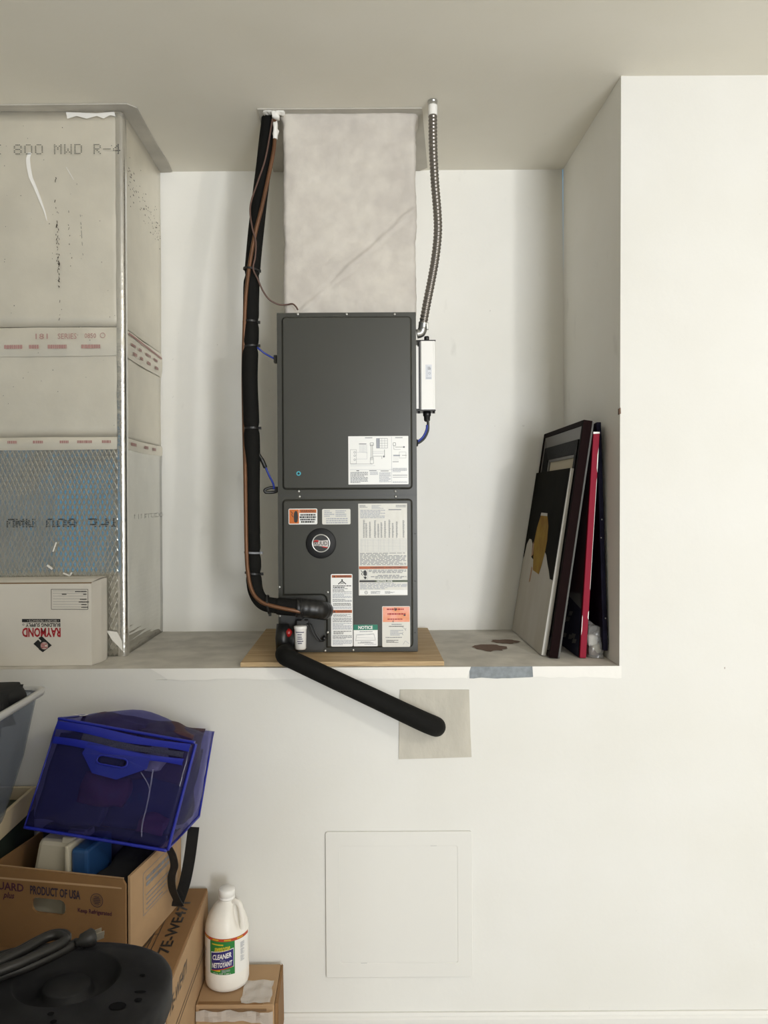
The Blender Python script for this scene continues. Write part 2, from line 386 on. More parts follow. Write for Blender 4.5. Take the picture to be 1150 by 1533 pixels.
struct(MB().add([(JB, 0, LEDGE), (xrb0, YB, LEDGE), (xrb1, YB, CEIL), (JT, 0, CEIL)], [(0, 3, 2, 1)]).build('wall_recess_right', M_wall_in, recalc=False))
led = struct(MB().add([(XL, 0, LEDGE), (JB, 0, LEDGE), (xrb0, YB, LEDGE), (XL, YB, LEDGE)], [(0, 1, 2, 3)]).build('floor_recess', M_ledge, recalc=False))
struct(MB().add([(XL, YR, CEIL), (XR, YR, CEIL), (XR, YB, CEIL), (XL, YB, CEIL)], [(3, 2, 1, 0)]).build('ceiling', M_ceil, recalc=False))
struct(MB().add([(XL, YR, 0), (XR, YR, 0), (XR, 0, 0), (XL, 0, 0)], [(0, 1, 2, 3)]).build('floor', M_floor, recalc=False))
struct(MB().add([(XL, YR, 0), (XL, YB, 0), (XL, YB, CEIL), (XL, YR, CEIL)], [(0, 1, 2, 3)]).build('wall_left', M_room))
struct(MB().add([(XR, YR, 0), (XR, 0, 0), (XR, 0, CEIL), (XR, YR, CEIL)], [(0, 1, 2, 3)]).build('wall_right', M_room))
ox0, ox1, oz = 1.15, 2.85, 2.3       # the garage door opening
mb = MB()
for q in ((XL, -3.72, 0, oz), (-2.92, ox0, 0, oz), (-3.72, -2.92, 0, .55), (-3.72, -2.92, 2.12, oz), (ox1, XR, 0, oz), (XL, XR, oz, CEIL)):
    mb.add([(q[0], YR, q[2]), (q[1], YR, q[2]), (q[1], YR, q[3]), (q[0], YR, q[3])], [(0, 1, 2, 3)])
struct(mb.build('wall_rear', M_room, recalc=False))
wx0, wx1, wz0, wz1 = -3.72, -2.92, 0.55, 2.12  # unseen window added so the foil duct picks up a blue reflection
for q in ((wx0 - .06, wx0, wz0 - .06, wz1 + .06), (wx1, wx1 + .06, wz0 - .06, wz1 + .06), (wx0, wx1, wz0 - .06, wz0), (wx0, wx1, wz1, wz1 + .06)):
    struct(MB().box(q[0], q[1], YR - 0.02, YR + 0.02, q[2], q[3]).build('reflection_window_frame', M_trimw))
struct(MB().box(wx0, wx1, YR - 0.003, YR + 0.003, wz0, wz1).build('reflection_window_pane', vinyl('window_glass', (.95, .96, .97), (.1, .1, .1), .05, .05)))
struct(MB().box(0.03, 0.51, -2.75, -2.60, 0, 1.62).build('shade_blocker', M_room))   # unseen block added behind the camera to shade the lower left wall
wm = bpy.data.objects['wall_main']
q = P(928.3, 616, D); MB().hexa([(q.x - .002, -.0015, q.z - .009), (q.x + .0025, -.0015, q.z - .006), (q.x + .0018, -.0015, q.z + .011), (q.x - .002, -.0015, q.z + .008), (q.x - .003, .008, q.z - .009), (q.x + .001, .0, q.z - .006), (q.x + .001, .0, q.z + .011), (q.x - .003, .008, q.z + .008)]).build('chip', M_brown, wm)
for px, py, w_, h_ in ((303, 1371, .003, .004), (700, 1037, .0012, .006), (1085, 1000, .0012, .003)):
    q = P(px, py, D); n_ = 9
    MB().add([(q.x + w_ * math.cos(2 * math.pi * k / n_) * random.uniform(.6, 1.1), -.0008, q.z + h_ * math.sin(2 * math.pi * k / n_)) for k in range(n_)], [list(range(n_))]).build('scuff', M_brown, wm, recalc=False)
# baseboard with its bead
bb = MB(); zt = P(800, 1513, D).z
prof = [(0, 0), (-0.014, 0), (-0.014, zt - 0.016), (-0.010, zt - 0.011), (-0.010, zt - 0.007), (-0.006, zt), (0, zt)]
bb.rings([[Vector((x, y, z)) for y, z in prof] for x in (XL, XR)], smooth=False)
struct(bb.build('baseboard_main', M_panel))
# lip of joint compound along the ledge edge, with the stretch where the metal bead shows
zl1 = LEDGE - 0.032
def lip(xa, xb, n, name, m, y=-0.0025, ja=0, jb=0):
    tp, bt = [], []
    for i in range(n + 1):
        x = xa + (xb - xa) * i / n
        tp.append((x, LEDGE + 0.0004)); bt.append((x, zl1 + 0.004 * noise.noise(Vector((x * 9, 1, 3))) + 0.003 * noise.noise(Vector((x * 31, 5, 3)))))
    bt[0] = (bt[0][0] + ja, bt[0][1]); bt[-1] = (bt[-1][0] + jb, bt[-1][1])
    vs, fs = shape2d([tp + bt[::-1]])
    o = MB().add([(v.x, y, v.y) for v in vs], fs)
    k = MB(); loop = tp + bt[::-1]
    k.add([(a, yy, c) for a, c in loop for yy in (y, 0.0)], [(2 * i, 2 * i + 1, (2 * i + 3) % (2 * len(loop)), (2 * i + 2) % (2 * len(loop))) for i in range(len(loop))])
    o.add(k.v, k.f)
    return struct(o.build(name, m))
xa, xb = P(705, 1006, D).x, P(797, 1006, D).x
lip(-0.62, xa, 60, 'trim_1', M_lip, ja=0.05, jb=-0.012)
lip(xb, JB + 0.005, 20, 'trim_2', M_lip, ja=0.002)
lip(xa - 0.004, xb + 0.004, 16, 'trim_3', M_galv, y=-0.0012)
# brown scabs where the ledge paint has lifted
for k, (cx, cy, rx, ry) in enumerate(((733, 971, 25, 5), (757, 962, 20, 3))):
    Z = 0.484 * F / (cy - CY); c = P(cx, cy, Z); n = 26; pts = []
    for i in range(n):
        a = 2 * math.pi * i / n; r = 1 + 0.45 * noise.noise(Vector((math.cos(a) * 2.3, math.sin(a) * 2.3, k * 7)))
        pts.append((c.x + rx * r * math.cos(a) * Z / F, c.y + ry * r * math.sin(a) * Z * Z / (0.484 * F), LEDGE + 0.0012))
    MB().add(pts, [list(range(n))]).build('stain', M_brown, led, recalc=False)
# mud patch on the wall where the drain goes in
a, c = P(598, 1032, D), P(705, 1135, D)
pt = [(a.x + 0.002, a.z), (c.x - 0.004, a.z - 0.002), (c.x - 0.001, c.z + 0.07), (c.x + 0.002, c.z + 0.004), (a.x - 0.003, c.z - 0.001), (a.x - 0.001, c.z + 0.1)]
vs, fs = shape2d([pt], 0.003)
struct(MB().add([(v.x, -0.0016 - v.z, v.y) for v in vs], fs).build('trim_4', M_patch))
# mud and cut edges on the ceiling round the two ducts
def ceilpatch(pts, name, m, th=0.004):
    vs, fs = shape2d([pts], th)
    return struct(MB().add([(v.x, v.y, CEIL - th / 2 - 0.0003 + v.z) for v in vs], fs).build(name, m))
def cp(px, py):
    Z = 1.218 * F / (CY - py); q = P(px, py, Z); return (q.x, q.y)
ceilpatch([cp(385, 161), cp(632, 161), cp(640, 250), (0.21, YB - .003), (-0.33, YB - .003)], 'trim_5', M_cpatch)
ceilpatch([cp(-120, 153), cp(190, 152), cp(205, 158), cp(236, 215), cp(252, 240), cp(258, 254), (-0.74, YB - .003), (-0.98, YB - .003)], 'trim_6', M_cpatch)

# ------------------------------------------------------------------ access panel
o = thing('access_panel', 'square white plastic access panel set flush on the lower wall', 'access panel', P(597, 1460, D))
a, c = P(488, 1245, D), P(707, 1460, D); a2, c2 = P(508, 1265, D), P(686, 1440, D)
vs, fs = shape2d([rrect(a.x, c.x, c.z, a.z, 0.006), rrect(a2.x, c2.x, c2.z, a2.z, 0.008)[::-1]], 0.003, 0.0012)
MB().add([(v.x, -0.0035 + v.z, v.y) for v in vs], fs).build('frame', M_panel, o)
g = 0.0017
vs, fs = shape2d([rrect(a2.x + g, c2.x - g, c2.z + g, a2.z - g, 0.007)], 0.003, 0.0006)
MB().add([(v.x, -0.0033 + v.z, v.y) for v in vs], fs).build('door', M_panel, o)
for px, py, w in ((545, 1264.5, 9), (649, 1264.5, 9), (545, 1440.5, 9), (586, 1441, 6), (650, 1440.5, 8)):
    q = P(px, py, D); MB().box(q.x - w * .001, q.x + w * .001, -0.0058, -0.002, q.z - 0.0009, q.z + 0.0009).build('latch_slot', M_inkg, o)

# ------------------------------------------------------------------ plywood sheet
zp = LEDGE + 0.0135
o = thing('plywood_sheet', 'raw plywood sheet on the ledge under the air handler', 'plywood', (-0.06, 0.3, LEDGE))
x0, x1 = P(360, 994, 2.235).x, P(665, 994, 2.235).x
MB().box(x0, x1, 0.0155, YB - 0.03, LEDGE + 0.0004, zp).build('sheet', M_ply, o, bevel=0.001)
MB().box(x0, x1, 0.0145, 0.0157, LEDGE + 0.0006, zp - 0.0006).build('front_edge', M_plye, o)

# ------------------------------------------------------------------ air handler
FZ = 2.372; FY = FZ - D
ah = thing('air_handler', 'dark grey upright air handler cabinet on plywood in the wall recess', 'air handler', (-0.05, FY + 0.2, zp))
def fr(px, py): q = P(px, py, FZ); return q.x, q.z
fx0, _ = fr(415.5, 720); fx1, _ = fr(624.5, 720); _, fz1 = fr(519, 467.5); fz0 = zp + 0.0005
_, fzm = fr(519, 742)
MB().box(fx0, fx1, FY + 0.004, YB - 0.03, fz0, fz1).build('cabinet', M_grey, ah, bevel=0.004)
def inset(pts, d):
    n = len(pts); out = []
    for i in range(n):
        p0, p1, p2 = Vector(pts[i - 1]), Vector(pts[i]), Vector(pts[(i + 1) % n])
        e1, e2 = (p1 - p0).normalized(), (p2 - p1).normalized()
        n1, n2 = Vector((-e1.y, e1.x)), Vector((-e2.y, e2.x)); m = (n1 + n2)
        m = m / max(m.dot(n1), 0.3) if m.length > 1e-6 else n1
        out.append(tuple(p1 + m * d))
    return out
def door(name, outer, emb, y0, h):
    """flat door sheet with a pressed-out field"""
    mb = MB()
    vs, fs = shape2d([outer, emb[::-1]]); mb.add([(v.x, y0, v.y) for v in vs], fs)
    e = [emb, inset(emb, 0.0018), inset(emb, 0.0045), inset(emb, 0.0065)]
    dep = [0, -h * 0.35, -h * 0.85, -h]
    mb.rings([[Vector((x, y0 + d, z)) for x, z in r] for r, d in zip(e, dep)], cap0=False, cap1=False)
    vs, fs = shape2d([e[-1]]); mb.add([(v.x, y0 - h, v.y) for v in vs], fs)
    lo = [(x, z) for x, z in outer]
    mb.rings([[Vector((x, y, z)) for x, z in lo] for y in (y0, FY + 0.006)], smooth=False, cap0=False, cap1=False)
    return mb.build(name, M_grey, ah)
g = 0.0008; EH = 0.009
ua, ub = fr(421.5, 474.5), fr(618, 732.5)
door('upper_door', rrect(fx0 + g, fx1 - g, fzm + 0.003, fz1 - g, 0.0015, 2), rrect(ua[0], ub[0], ub[1], ua[1], 0.013), FY, EH)
la, lb = fr(422.5, 747.5), fr(619, 969)
nx, nz = fr(488, 891)
emb = [(nx, lb[1])] + rrect(la[0], lb[0], lb[1], la[1], 0.013)[:18]
emb = [p for p in emb if not (p[0] < nx and p[1] < nz)]
k = [p for p in rrect(la[0], lb[0], lb[1], la[1], 0.013)]
emb = [(nx, lb[1])] + k[0:12] + k[12:18] + [(la[0], nz)] + [(nx - 0.014 + 0.014 * math.sin(math.radians(q)), nz - 0.014 + 0.014 * math.cos(math.radians(q))) for q in (0, 30, 60, 90)]
door('lower_door', rrect(fx0 + g, fx1 - g, fz0 + 0.001, fzm - 0.001, 0.0015, 2), emb, FY, EH)
MB().box(fx0 + 0.002, fx1 - 0.002, FY + 0.001, FY + 0.006, fzm - 0.001, fzm + 0.003).build('door_gap', M_greyd, ah)
q0, q1 = fr(420, 893), fr(485, 973)
vs, fs = shape2d([rrect(q0[0], q1[0], q1[1], q0[1], 0.010)], 0.002, 0.0005)
MB().add([(v.x, FY - 0.0018 + v.z, v.y) for v in vs], fs).build('service_plate', M_greyd, ah)
YE = FY - EH                       # face of the pressed field
scr = MB().lathe([(0.0001, 0), (0.0042, 0), (0.0042, 0.0012), (0.003, 0.0026), (0.0001, 0.0032)], (0, 0, 0), 10, axis='Y')
first = None
for px, py in ((446, 470.5), (519, 470.5), (591, 470.5), (447.5, 735.5), (592, 735.5), (448.5, 743.5), (592.5, 743.5), (418.5, 879), (419.5, 922), (491, 886), (491, 946), (487, 974), (529, 973)):
    x, z = fr(px, py)
    if first is None: so = first = scr.build('screw', M_screw, ah)
    else: so = first.copy(); COL.objects.link(so)
    so.location = (x, FY - 0.0005 - (EH if 490 < px < 492 else 0), z)
# breaker window marks and the little sight glass on the upper door
x, z = fr(447.5, 709)
MB().lathe([(0.0036, -0.002), (0.0072, -0.002), (0.0072, 0.0012), (0.0048, 0.0022), (0.0036, 0.0012)], (x, YE, z), 20, axis='Y', caps=False).build('sight_ring', mat('cyan_ring', (0.08, 0.42, 0.52), 0.4), ah)
MB().lathe([(0.0001, 0.0006), (0.0038, 0.0004), (0.0038, -0.001)], (x, YE, z), 14, axis='Y').build('sight_glass', M_ink, ah)
for px, y0_, y1_ in ((503.5, 479, 534), (533, 483, 534)):
    xa_, za_ = fr(px, y0_); xb_, zb_ = fr(px, y1_)
    MB().box(xa_ - .0005, xa_ + .0005, YE - .0004, YE + .001, zb_, za_).build('knockout_line', M_greyd, ah)

def sticker(name, x0, y0, x1, y1, m, y=None, rad=0.004, label=None):
    y = YE if y is None else y
    p0, p1 = fr(x0, y0), fr(x1, y1)
    vs, fs = shape2d([rrect(p0[0], p1[0], p1[1], p0[1], rad)], 0.0006)
    ob = MB().add([(v.x, y - 0.0004 + v.z, v.y) for v in vs], fs).build(name, m, ah, label=label)
    s = FZ / F
    # print frame in photograph pixels from the sticker's top left corner, v downwards
    fn = lambda u, v, L: Vector((p0[0] + u * s, y - 0.0008 - 0.00025 * L, p0[1] - v * s))
    return ob, fn
INKS = [M_ink, M_inkg, M_inkl, M_orange, M_rust, M_green, M_olive, M_label, M_inkr, M_pink]
# wiring diagram
ob, fn = sticker('wiring_diagram', 521.5, 653.5, 611.5, 725, M_label, rad=0.001, label='white wiring diagram sheet')
p = Print(fn, INKS)
p.line([(64.5, 1), (64.5, 70)], .35, 2); p.line([(2, 50), (88, 50)], .35, 2)
p.frame(42, 3.5, 58.5, 18, .45, 1)
p.q(42, 3.5, 47, 18, 2)
for k in range(1, 4): p.line([(42, 3.5 + k * 3.6), (58.5, 3.5 + k * 3.6)], .3, 1)
for k in range(1, 4): p.line([(42 + k * 4.1, 3.5), (42 + k * 4.1, 18)], .3, 1)
for u in (34, 36.2): p.line([(u, 12), (u, 36)], .5, 0)
p.frame(32.6, 10, 37.6, 14, .5, 0)
p.frame(32.6, 32, 37.6, 41, .4, 1)
for k in range(10): p.line([(17 + k * 1.2, 13), (17 + k * 1.2, 24 + k * .2)], .22, 2)
p.q(16, 11, 27, 12.2, 1)
p.frame(3, 20, 12, 41, .35, 1); p.line([(12, 24), (28, 24), (28, 34), (12, 34)], .3, 2)
for v in (24, 29, 35): p.circ(9.5, v, 1.6, 1, r0=1.1, n=10)
p.line([(36, 23), (54, 23)], .3, 2); p.line([(36, 30), (50, 30), (50, 34)], .5, 1); p.line([(54, 20), (54, 31)], .5, 0); p.line([(36, 25.5), (52, 25.5)], .3, 2)
p.circ(53, 30.5, 1.5, 1, n=10); p.line([(3, 41.5), (36, 41.5)], .4, 1); p.line([(3, 44), (40, 44)], .3, 2)
p.frame(67, 10, 70.5, 14.5, .5, 0); p.line([(68, 14), (68, 20), (78, 20)], .4, 1); p.line([(70, 16.5), (84, 16.5)], .5, 0); p.circ(83, 16.5, 1.4, 1, n=10)
for k in range(4): p.line([(68 + 2 * k, 28), (68 + 2 * k, 37)], .22, 2)
p.q(67, 28, 77, 30, 2); p.q(66, 38, 75, 38.8, 1); p.frame(76, 24, 86, 33, .3, 1); p.line([(80, 29), (87, 29)], .5, 0)
p.q(25, 2, 36, 3, 1); p.q(70, 2, 81, 3, 1)
p.q(12, 51, 16, 52, 0); p.q(31, 51, 42, 52, 1); p.q(48, 51.5, 60, 52.5, 1)
p.rows(3, 53, 29, 70, 9, 1); p.rows(32, 53, 44, 58, 3, 2); p.rows(46, 54, 63, 69, 9, 2)
p.rows(66, 47.5, 87, 54, 4, 2); p.q(66, 58, 88, 58.8, 1); p.q(66, 61, 88, 61.6, 1); p.rows(66, 67.5, 88, 70, 2, 2)
p.build('print', ob)
# electric-shock warning, top left of the lower door
ob, fn = sticker('shock_warning', 432.5, 761.5, 475.5, 784.8, M_label, label='small orange and white warning sticker')
p = Print(fn, INKS)
p.q(1, 1.2, 15.5, 22.3, 3); p.q(16, 1.2, 41.5, 6.4, 3)
p.text('WARNING', 18, 6, 40, 1.8, 0, 2, bold=.01)
p.line([(3, 4), (6, 6.5), (4.6, 9), (6.8, 12.6)], .9, 0, 2)
p.fill([[(8.4, 20), (7.6, 12), (8.2, 6.5), (10, 3.4), (12.5, 3.6), (13.6, 7), (14.2, 13), (13.2, 19.6), (11, 21)]], 0, 2)
for r, (u0, u1) in enumerate(((17.5, 40), (16.5, 41), (17.5, 40.5), (18.5, 38.5))): p.rows(u0, 8 + r * 3.5, u1, 10.6 + r * 3.5, 1, 0, fill=.95, short=1.3)
p.build('print', ob)
# rating plate next to it
ob, fn = sticker('rating_label', 482.6, 762, 525, 784.8, M_lglos, label='small white data sticker')
p = Print(fn, INKS); p.rows(3, 1.5, 18, 12, 4, 2); p.rows(20, 1.5, 36, 12, 4, 2); p.rows(6, 13, 38, 22, 3, 2); p.build('print', ob)
# big wrinkled data sheet
ob, fn = sticker('data_sheet', 536.5, 754, 610, 890.5, M_lglos, rad=0.001, label='tall glossy wrinkled data sheet')
p = Print(fn, INKS)
p.rows(2, 2, 14, 6, 3, 1); p.rows(20, 2, 38, 8, 4, 2); p.rows(56, 2, 71, 6, 3, 1); p.q(45, 8.5, 64, 9.8, 1); p.rows(3, 9, 40, 22, 6, 2)
for k, u in enumerate((7, 10.5, 16, 23.5, 28.5, 33, 38.5, 45, 50, 56, 66)): p.rows(u, 24 + (k * 5) % 7, u + 2.2, 51, 17, 1, fill=.6, short=1.4)
for k in range(9): p.line([(3, 53 + 2.3 * k), (71, 53 + 2.3 * k)], .25, 2)
for u in (3, 5, 10, 14, 22, 30, 33, 38, 45, 51, 62, 71): p.line([(u, 53), (u, 71.4)], .22, 2)
p.rows(2, 73, 71, 92, 10, 1, fill=.5)
p.q(0.5, 93.5, 73, 97.5, 4); p.text('WARNING, AVERTISSEMENT', 17, 96.8, 71, 94.3, 0, 2, bold=.01)
p.frame(1, 98, 13.5, 113, .3, 1); p.line([(3, 99.5), (6, 102), (4, 105), (6, 107)], .9, 0, 2)
p.fill([[(7, 106), (7, 101), (8.5, 99.3), (11, 99.6), (12.3, 103), (12.2, 107), (9.5, 108)]], 0, 2); p.fill([[(7, 109), (11, 108.5), (12, 111), (9.5, 113)]], 0, 2)
p.rows(15, 98.5, 71, 104, 3, 1, center=True); p.rows(18, 106, 71, 112, 3, 1, center=True)
p.q(1, 114.2, 73, 117.2, 6); p.q(1, 114.2, 24, 117.2, 0, 2); p.text('NOTICE, AVIS', 27, 117, 50, 114.6, 7, 3, bold=.02)
p.rows(2, 118, 72, 128, 6, 2); p.q(1.5, 129, 72.5, 135.5, 7)
p.circ(11, 132.5, 2.4, 0, 2, r0=1.9, n=16); p.text('UL', 9.5, 133.6, 12.5, 131.2, 0, 2)
p.rows(18, 130.5, 32, 134.5, 4, 1, L=2); p.rows(39, 130.5, 54, 134.5, 4, 1, L=2)
p.build('print', ob)
# brand badge
x, z = fr(481, 813)
MB().lathe([(0.0001, 0.0052), (0.026, 0.0056), (0.0445, 0.005), (0.0465, 0.003), (0.0465, -0.001)], (x, YE, z), 48, axis='Y').build('badge', mat('badge_black', (0.012, 0.012, 0.013), 0.55, spec=.3), ah, label='round black badge')
bdg = [ob for ob in ah.children if ob.name.startswith('badge')][0]
MB().lathe([(0.0245, 0.0052), (0.0265, 0.0075), (0.0285, 0.0052)], (x, YE, z), 40, axis='Y', caps=False).build('chrome_ring', M_screw, bdg)
s = FZ / F
p = Print(lambda u, v, L: Vector((x + u * s, YE - 0.0057 - 0.0003 * L, z - v * s)), [M_ink, mat('badge_red', (0.45, 0.02, 0.02), 0.25), mat('badge_silver', (0.75, 0.70, 0.68), 0.25, 0.5)])
p.circ(0, 0, 11.8, 0, 1)
p.fill([[(-10.5, -4.6), (-6, -5.2), (0, -4.0), (5, -4.4), (10.6, -5), (11, 1), (10.2, 5.8), (5, 5), (0, 4.4), (-5, 3.4), (-11, 4)]], 2, 2)
p.fill([[(-10.2, -4.4), (-6, -5), (-3, -4.2), (-4, -1.8), (-10.8, -1.4)]], 1, 3); p.fill([[(0, 4.2), (5, 4.8), (10.2, 5.6), (9.5, 6.9), (4, 6.3)]], 1, 3)
p.text('RUUD', -9.6, 3.1, 9.8, -3.0, 0, 4, bold=.012)
p.build('logo', bdg)
# tall warning strip
ob, fn = sticker('caution_strip', 495.5, 859, 528.5, 967, M_label, label='tall white warning strip with orange headings')
p = Print(fn, INKS)
p.q(1.6, 1.6, 31.2, 5.4, 4); p.text('WARNING', 8.5, 5, 29, 2.1, 0, 2, bold=.01); p.poly([(3.5, 4.9), (7, 4.9), (5.2, 2.2)], 0, 2)
p.circ(16.8, 9, 1.3, 0, n=12); p.line([(11, 15), (16, 11), (17.6, 11), (22.6, 15)], 1.4, 0); p.line([(14.5, 14.8), (16.8, 13), (19, 14.8)], .9, 0)
p.rows(3, 16.5, 31, 21, 2, 0, fill=.6); p.rows(2.5, 21, 31, 27.5, 4, 1); p.rows(2.5, 28.5, 31, 36, 4, 2); p.rows(2.5, 37, 31, 41.5, 3, 1); p.rows(3.5, 43, 30, 47.5, 3, 0, fill=.5); p.rows(2.5, 48.5, 31, 52, 2, 2)
p.q(1.8, 53.6, 31.4, 58, 4); p.text('WARNING', 9, 57.4, 29, 54.3, 0, 2); p.poly([(3.5, 57.4), (7, 57.4), (5.2, 54.4)], 0, 2)
p.rows(3.5, 59.5, 30, 64, 3, 1); p.rows(2.5, 65, 31, 72, 4, 1); p.rows(2.5, 73, 31, 83, 6, 2); p.rows(3.5, 84.5, 30, 90, 3, 0, fill=.5); p.rows(2.5, 91, 31, 97, 4, 1); p.rows(2.5, 98, 31, 106, 5, 2)
p.build('print', ob)
# notice sticker
ob, fn = sticker('notice_sticker', 529.6, 934.5, 565.5, 966.5, M_label, rad=0.002, label='white notice sticker with green heading')
p = Print(fn, INKS)
p.q(0, 0, 35.9, 8, 5); p.text('NOTICE', 7, 6.7, 28.4, 1.6, 7, 2, bold=.03)
p.rows(9, 9.6, 28, 11.2, 1, 1); p.line([(3, 24), (4.2, 15.5), (30, 13.6), (32.4, 23), (3, 23.6)], .45, 1); p.line([(5, 19), (30, 20)], .3, 2); p.line([(3, 14.5), (31, 14.5)], .3, 2)
p.rows(6, 25, 30, 28, 2, 1, center=True); p.rows(16, 28.6, 34, 30, 1, 2); p.build('print', ob)
# faded red and white sticker
ob, fn = sticker('faded_sticker', 572, 907, 614, 967.5, M_lglos, rad=0.003, label='white sticker with faded orange top half')
p = Print(fn, INKS)
p.q(1, 1, 41, 23.5, 9); p.rows(7, 3, 40, 6, 1, 8, L=2, fill=.7); p.rows(8, 10, 35, 13, 1, 8, L=2, fill=.7); p.rows(8, 18, 36, 20.5, 1, 8, L=2, fill=.6)
p.line([(19, 2), (19, 6), (21, 6), (21, 2.6)], 1.2, 0, 3); p.q(32, 12.5, 35, 14.5, 0, 2); p.line([(17, 21.5), (15.5, 22.6), (17, 23.6)], .8, 0, 3)
p.rows(14, 26, 29, 28, 1, 1); p.rows(10, 29, 32, 31, 1, 0); p.rows(12, 35, 31, 44, 4, 2); p.line([(36, 33), (34, 34.4), (35.5, 36.6)], .5, 1); p.line([(31.5, 39), (29.5, 41), (31.5, 43)], .5, 1); p.line([(28, 29.6), (34, 34)], .4, 1)
p.rows(5, 45.5, 30, 47.5, 1, 1); p.rows(6, 50, 24, 54.5, 3, 0, fill=.5); p.line([(31, 57), (34.5, 51.5)], .4, 1); p.line([(35, 52), (40, 56)], .6, 2); p.build('print', ob)
# condensate float switch cup, red plug and its wires
def at(px, py, Z): return P(px, py, Z)
q = at(450, 972, 2.325)
fs_ = MB().lathe([(0.0001, 0.0), (0.0150, 0.0005), (0.0172, 0.004), (0.0182, 0.060), (0.0192, 0.062), (0.0196, 0.066), (0.0190, 0.070), (0.014, 0.0715), (0.0001, 0.0715)], q, 28).build('float_switch', M_white, ah, label='small white cylindrical float switch')
p = Print(lambda u, v, L: Vector((q.x + 0.0188 * math.sin(u), q.y - (0.0188 + 0.0002 * L) * math.cos(u), q.z + v)), [mat('ink_violet', (0.10, 0.09, 0.16), .5)], un=4)
for v, w in ((.054, .75), (.047, .4), (.040, .42), (.034, .42), (.027, .45), (.021, .35)): p.rows(-w, v - .0022, w, v + .0022, 1, 0, fill=.7, short=1.2)
p.build('print', fs_)
qa = at(432, 947, 2.35)
MB().lathe([(0.0001, 0.02), (0.008, 0.0185), (0.0135, 0.013), (0.0155, 0.004), (0.0155, -0.006)], qa, 22, axis='Y').build('red_plug', M_red, ah, label='red round drain plug')
MB().tube([at(424, 934, 2.352), at(423, 955, 2.345), at(424, 972, 2.335)], [0.020, 0.022, 0.022], 16).build('drain_coupling', M_tape, ah)
MB().tube([at(436, 938, 2.363), at(440, 958, 2.355), at(436, 974, 2.35)], [0.022, 0.026, 0.022], 16).build('drain_coupling', M_tape, ah)
MB().box(*[f(a, b) for a, b in zip((at(444, 935, 2.34).x,), (at(461, 935, 2.34).x,)) for f in (min, max)], FY - 0.03, FY - 0.004, at(450, 938, 2.34).z, at(450, 929, 2.34).z).build('switch_bracket', M_greyd, ah, bevel=0.002)
for dx in (0, 4):
    pth = spline([at(459 + dx * .3, 934, 2.342), at(464 + dx, 936, 2.34), at(470 + dx, 950, 2.34), at(478 + dx, 960, 2.342), at(486, 957, 2.355)], 8)
    MB().tube(pth, 0.0021, 8).build('switch_wire', M_tape, ah)
MB().tube([at(484, 958, 2.352), at(487, 953, 2.36)], 0.006, 10).build('wire_grommet', M_tape, ah)
for px, py, hgt in ((412.7, 538, 12), (414, 733, 9)):
    q = at(px, py, 2.41); MB().box(q.x - .005, q.x + .006, q.y - .012, q.y + .012, q.z - hgt * .001, q.z + hgt * .001).build('wire_grommet', M_tape, ah, bevel=0.002)
# dented edge screw holes down the right post
for py in (799, 870, 947):
    x, z = fr(621.5, py); MB().lathe([(0.0001, 0), (0.0018, 0.0002), (0.0018, -0.0004)], (x, FY - .0003, z), 8, axis='Y').build('hole', M_ink, ah)

# ------------------------------------------------------------------ mastic-coated plenum above the air handler
pl = thing('supply_plenum', 'mastic coated sheet duct rising from the air handler to the ceiling', 'duct', (-0.05, 0.4, fz1))
PZ = 2.43; PY = PZ - D
pxa, pxb = P(424, 320, PZ).x, P(623, 320, PZ).x
s0, s1 = P(455, 463, PZ), P(622, 312, PZ)
mb = MB(); N = 110; rings = []
def edge(n, a, c): return [a + (c - a) * i / n for i in range(n)]
base = []
r = 0.014
xs = edge(60, pxa + r, pxb - r)
for x in xs: base.append((x, PY, 0, -1))
for k in range(6): a = math.radians(-90 + 90 * k / 6); base.append((pxb - r + r * math.cos(a), PY + r + r * math.sin(a), math.cos(a), math.sin(a)))
for y in edge(14, PY + r, YB - 0.035): base.append((pxb, y, 1, 0))
base.append((pxb, YB - 0.03, 1, 0)); base.append((pxa, YB - 0.03, -1, 0))
for y in edge(14, YB - 0.035, PY + r): base.append((pxa, y, -1, 0))
for k in range(6): a = math.radians(180 + 90 * k / 6); base.append((pxa + r + r * math.cos(a), PY + r + r * math.sin(a), math.cos(a), math.sin(a)))
sd = (s1 - s0).normalized()
for i in range(N + 1):
    z = fz1 + 0.0008 + (CEIL - 0.005 - fz1) * i / N; ring = []
    for x, y, nx_, ny_ in base:
        q = Vector((x, y, z)); d = 0.0035 * noise.noise(q * 11) + 0.003 * noise.noise(q * 32) + 0.001 * noise.noise(q * 80)
        if ny_ < -0.5:
            dist = (Vector((x, 0, z)) - Vector((s0.x, 0, s0.z))).cross(Vector((sd.x, 0, sd.z))).length + 0.008 * noise.noise(Vector((x * 14, z * 14, 0)))
            d += 0.0045 * math.exp(-(dist / 0.006) ** 2) - 0.002 * math.exp(-((dist - 0.012) / 0.006) ** 2)
        flare = 0.012 * max(0, (i / N - 0.95) / 0.05) ** 2
        ring.append(Vector((x + nx_ * (d + flare), y + ny_ * (d + flare), z)))
    rings.append(ring)
mb.rings(rings); mb.build('duct_shell', M_mastic, pl)

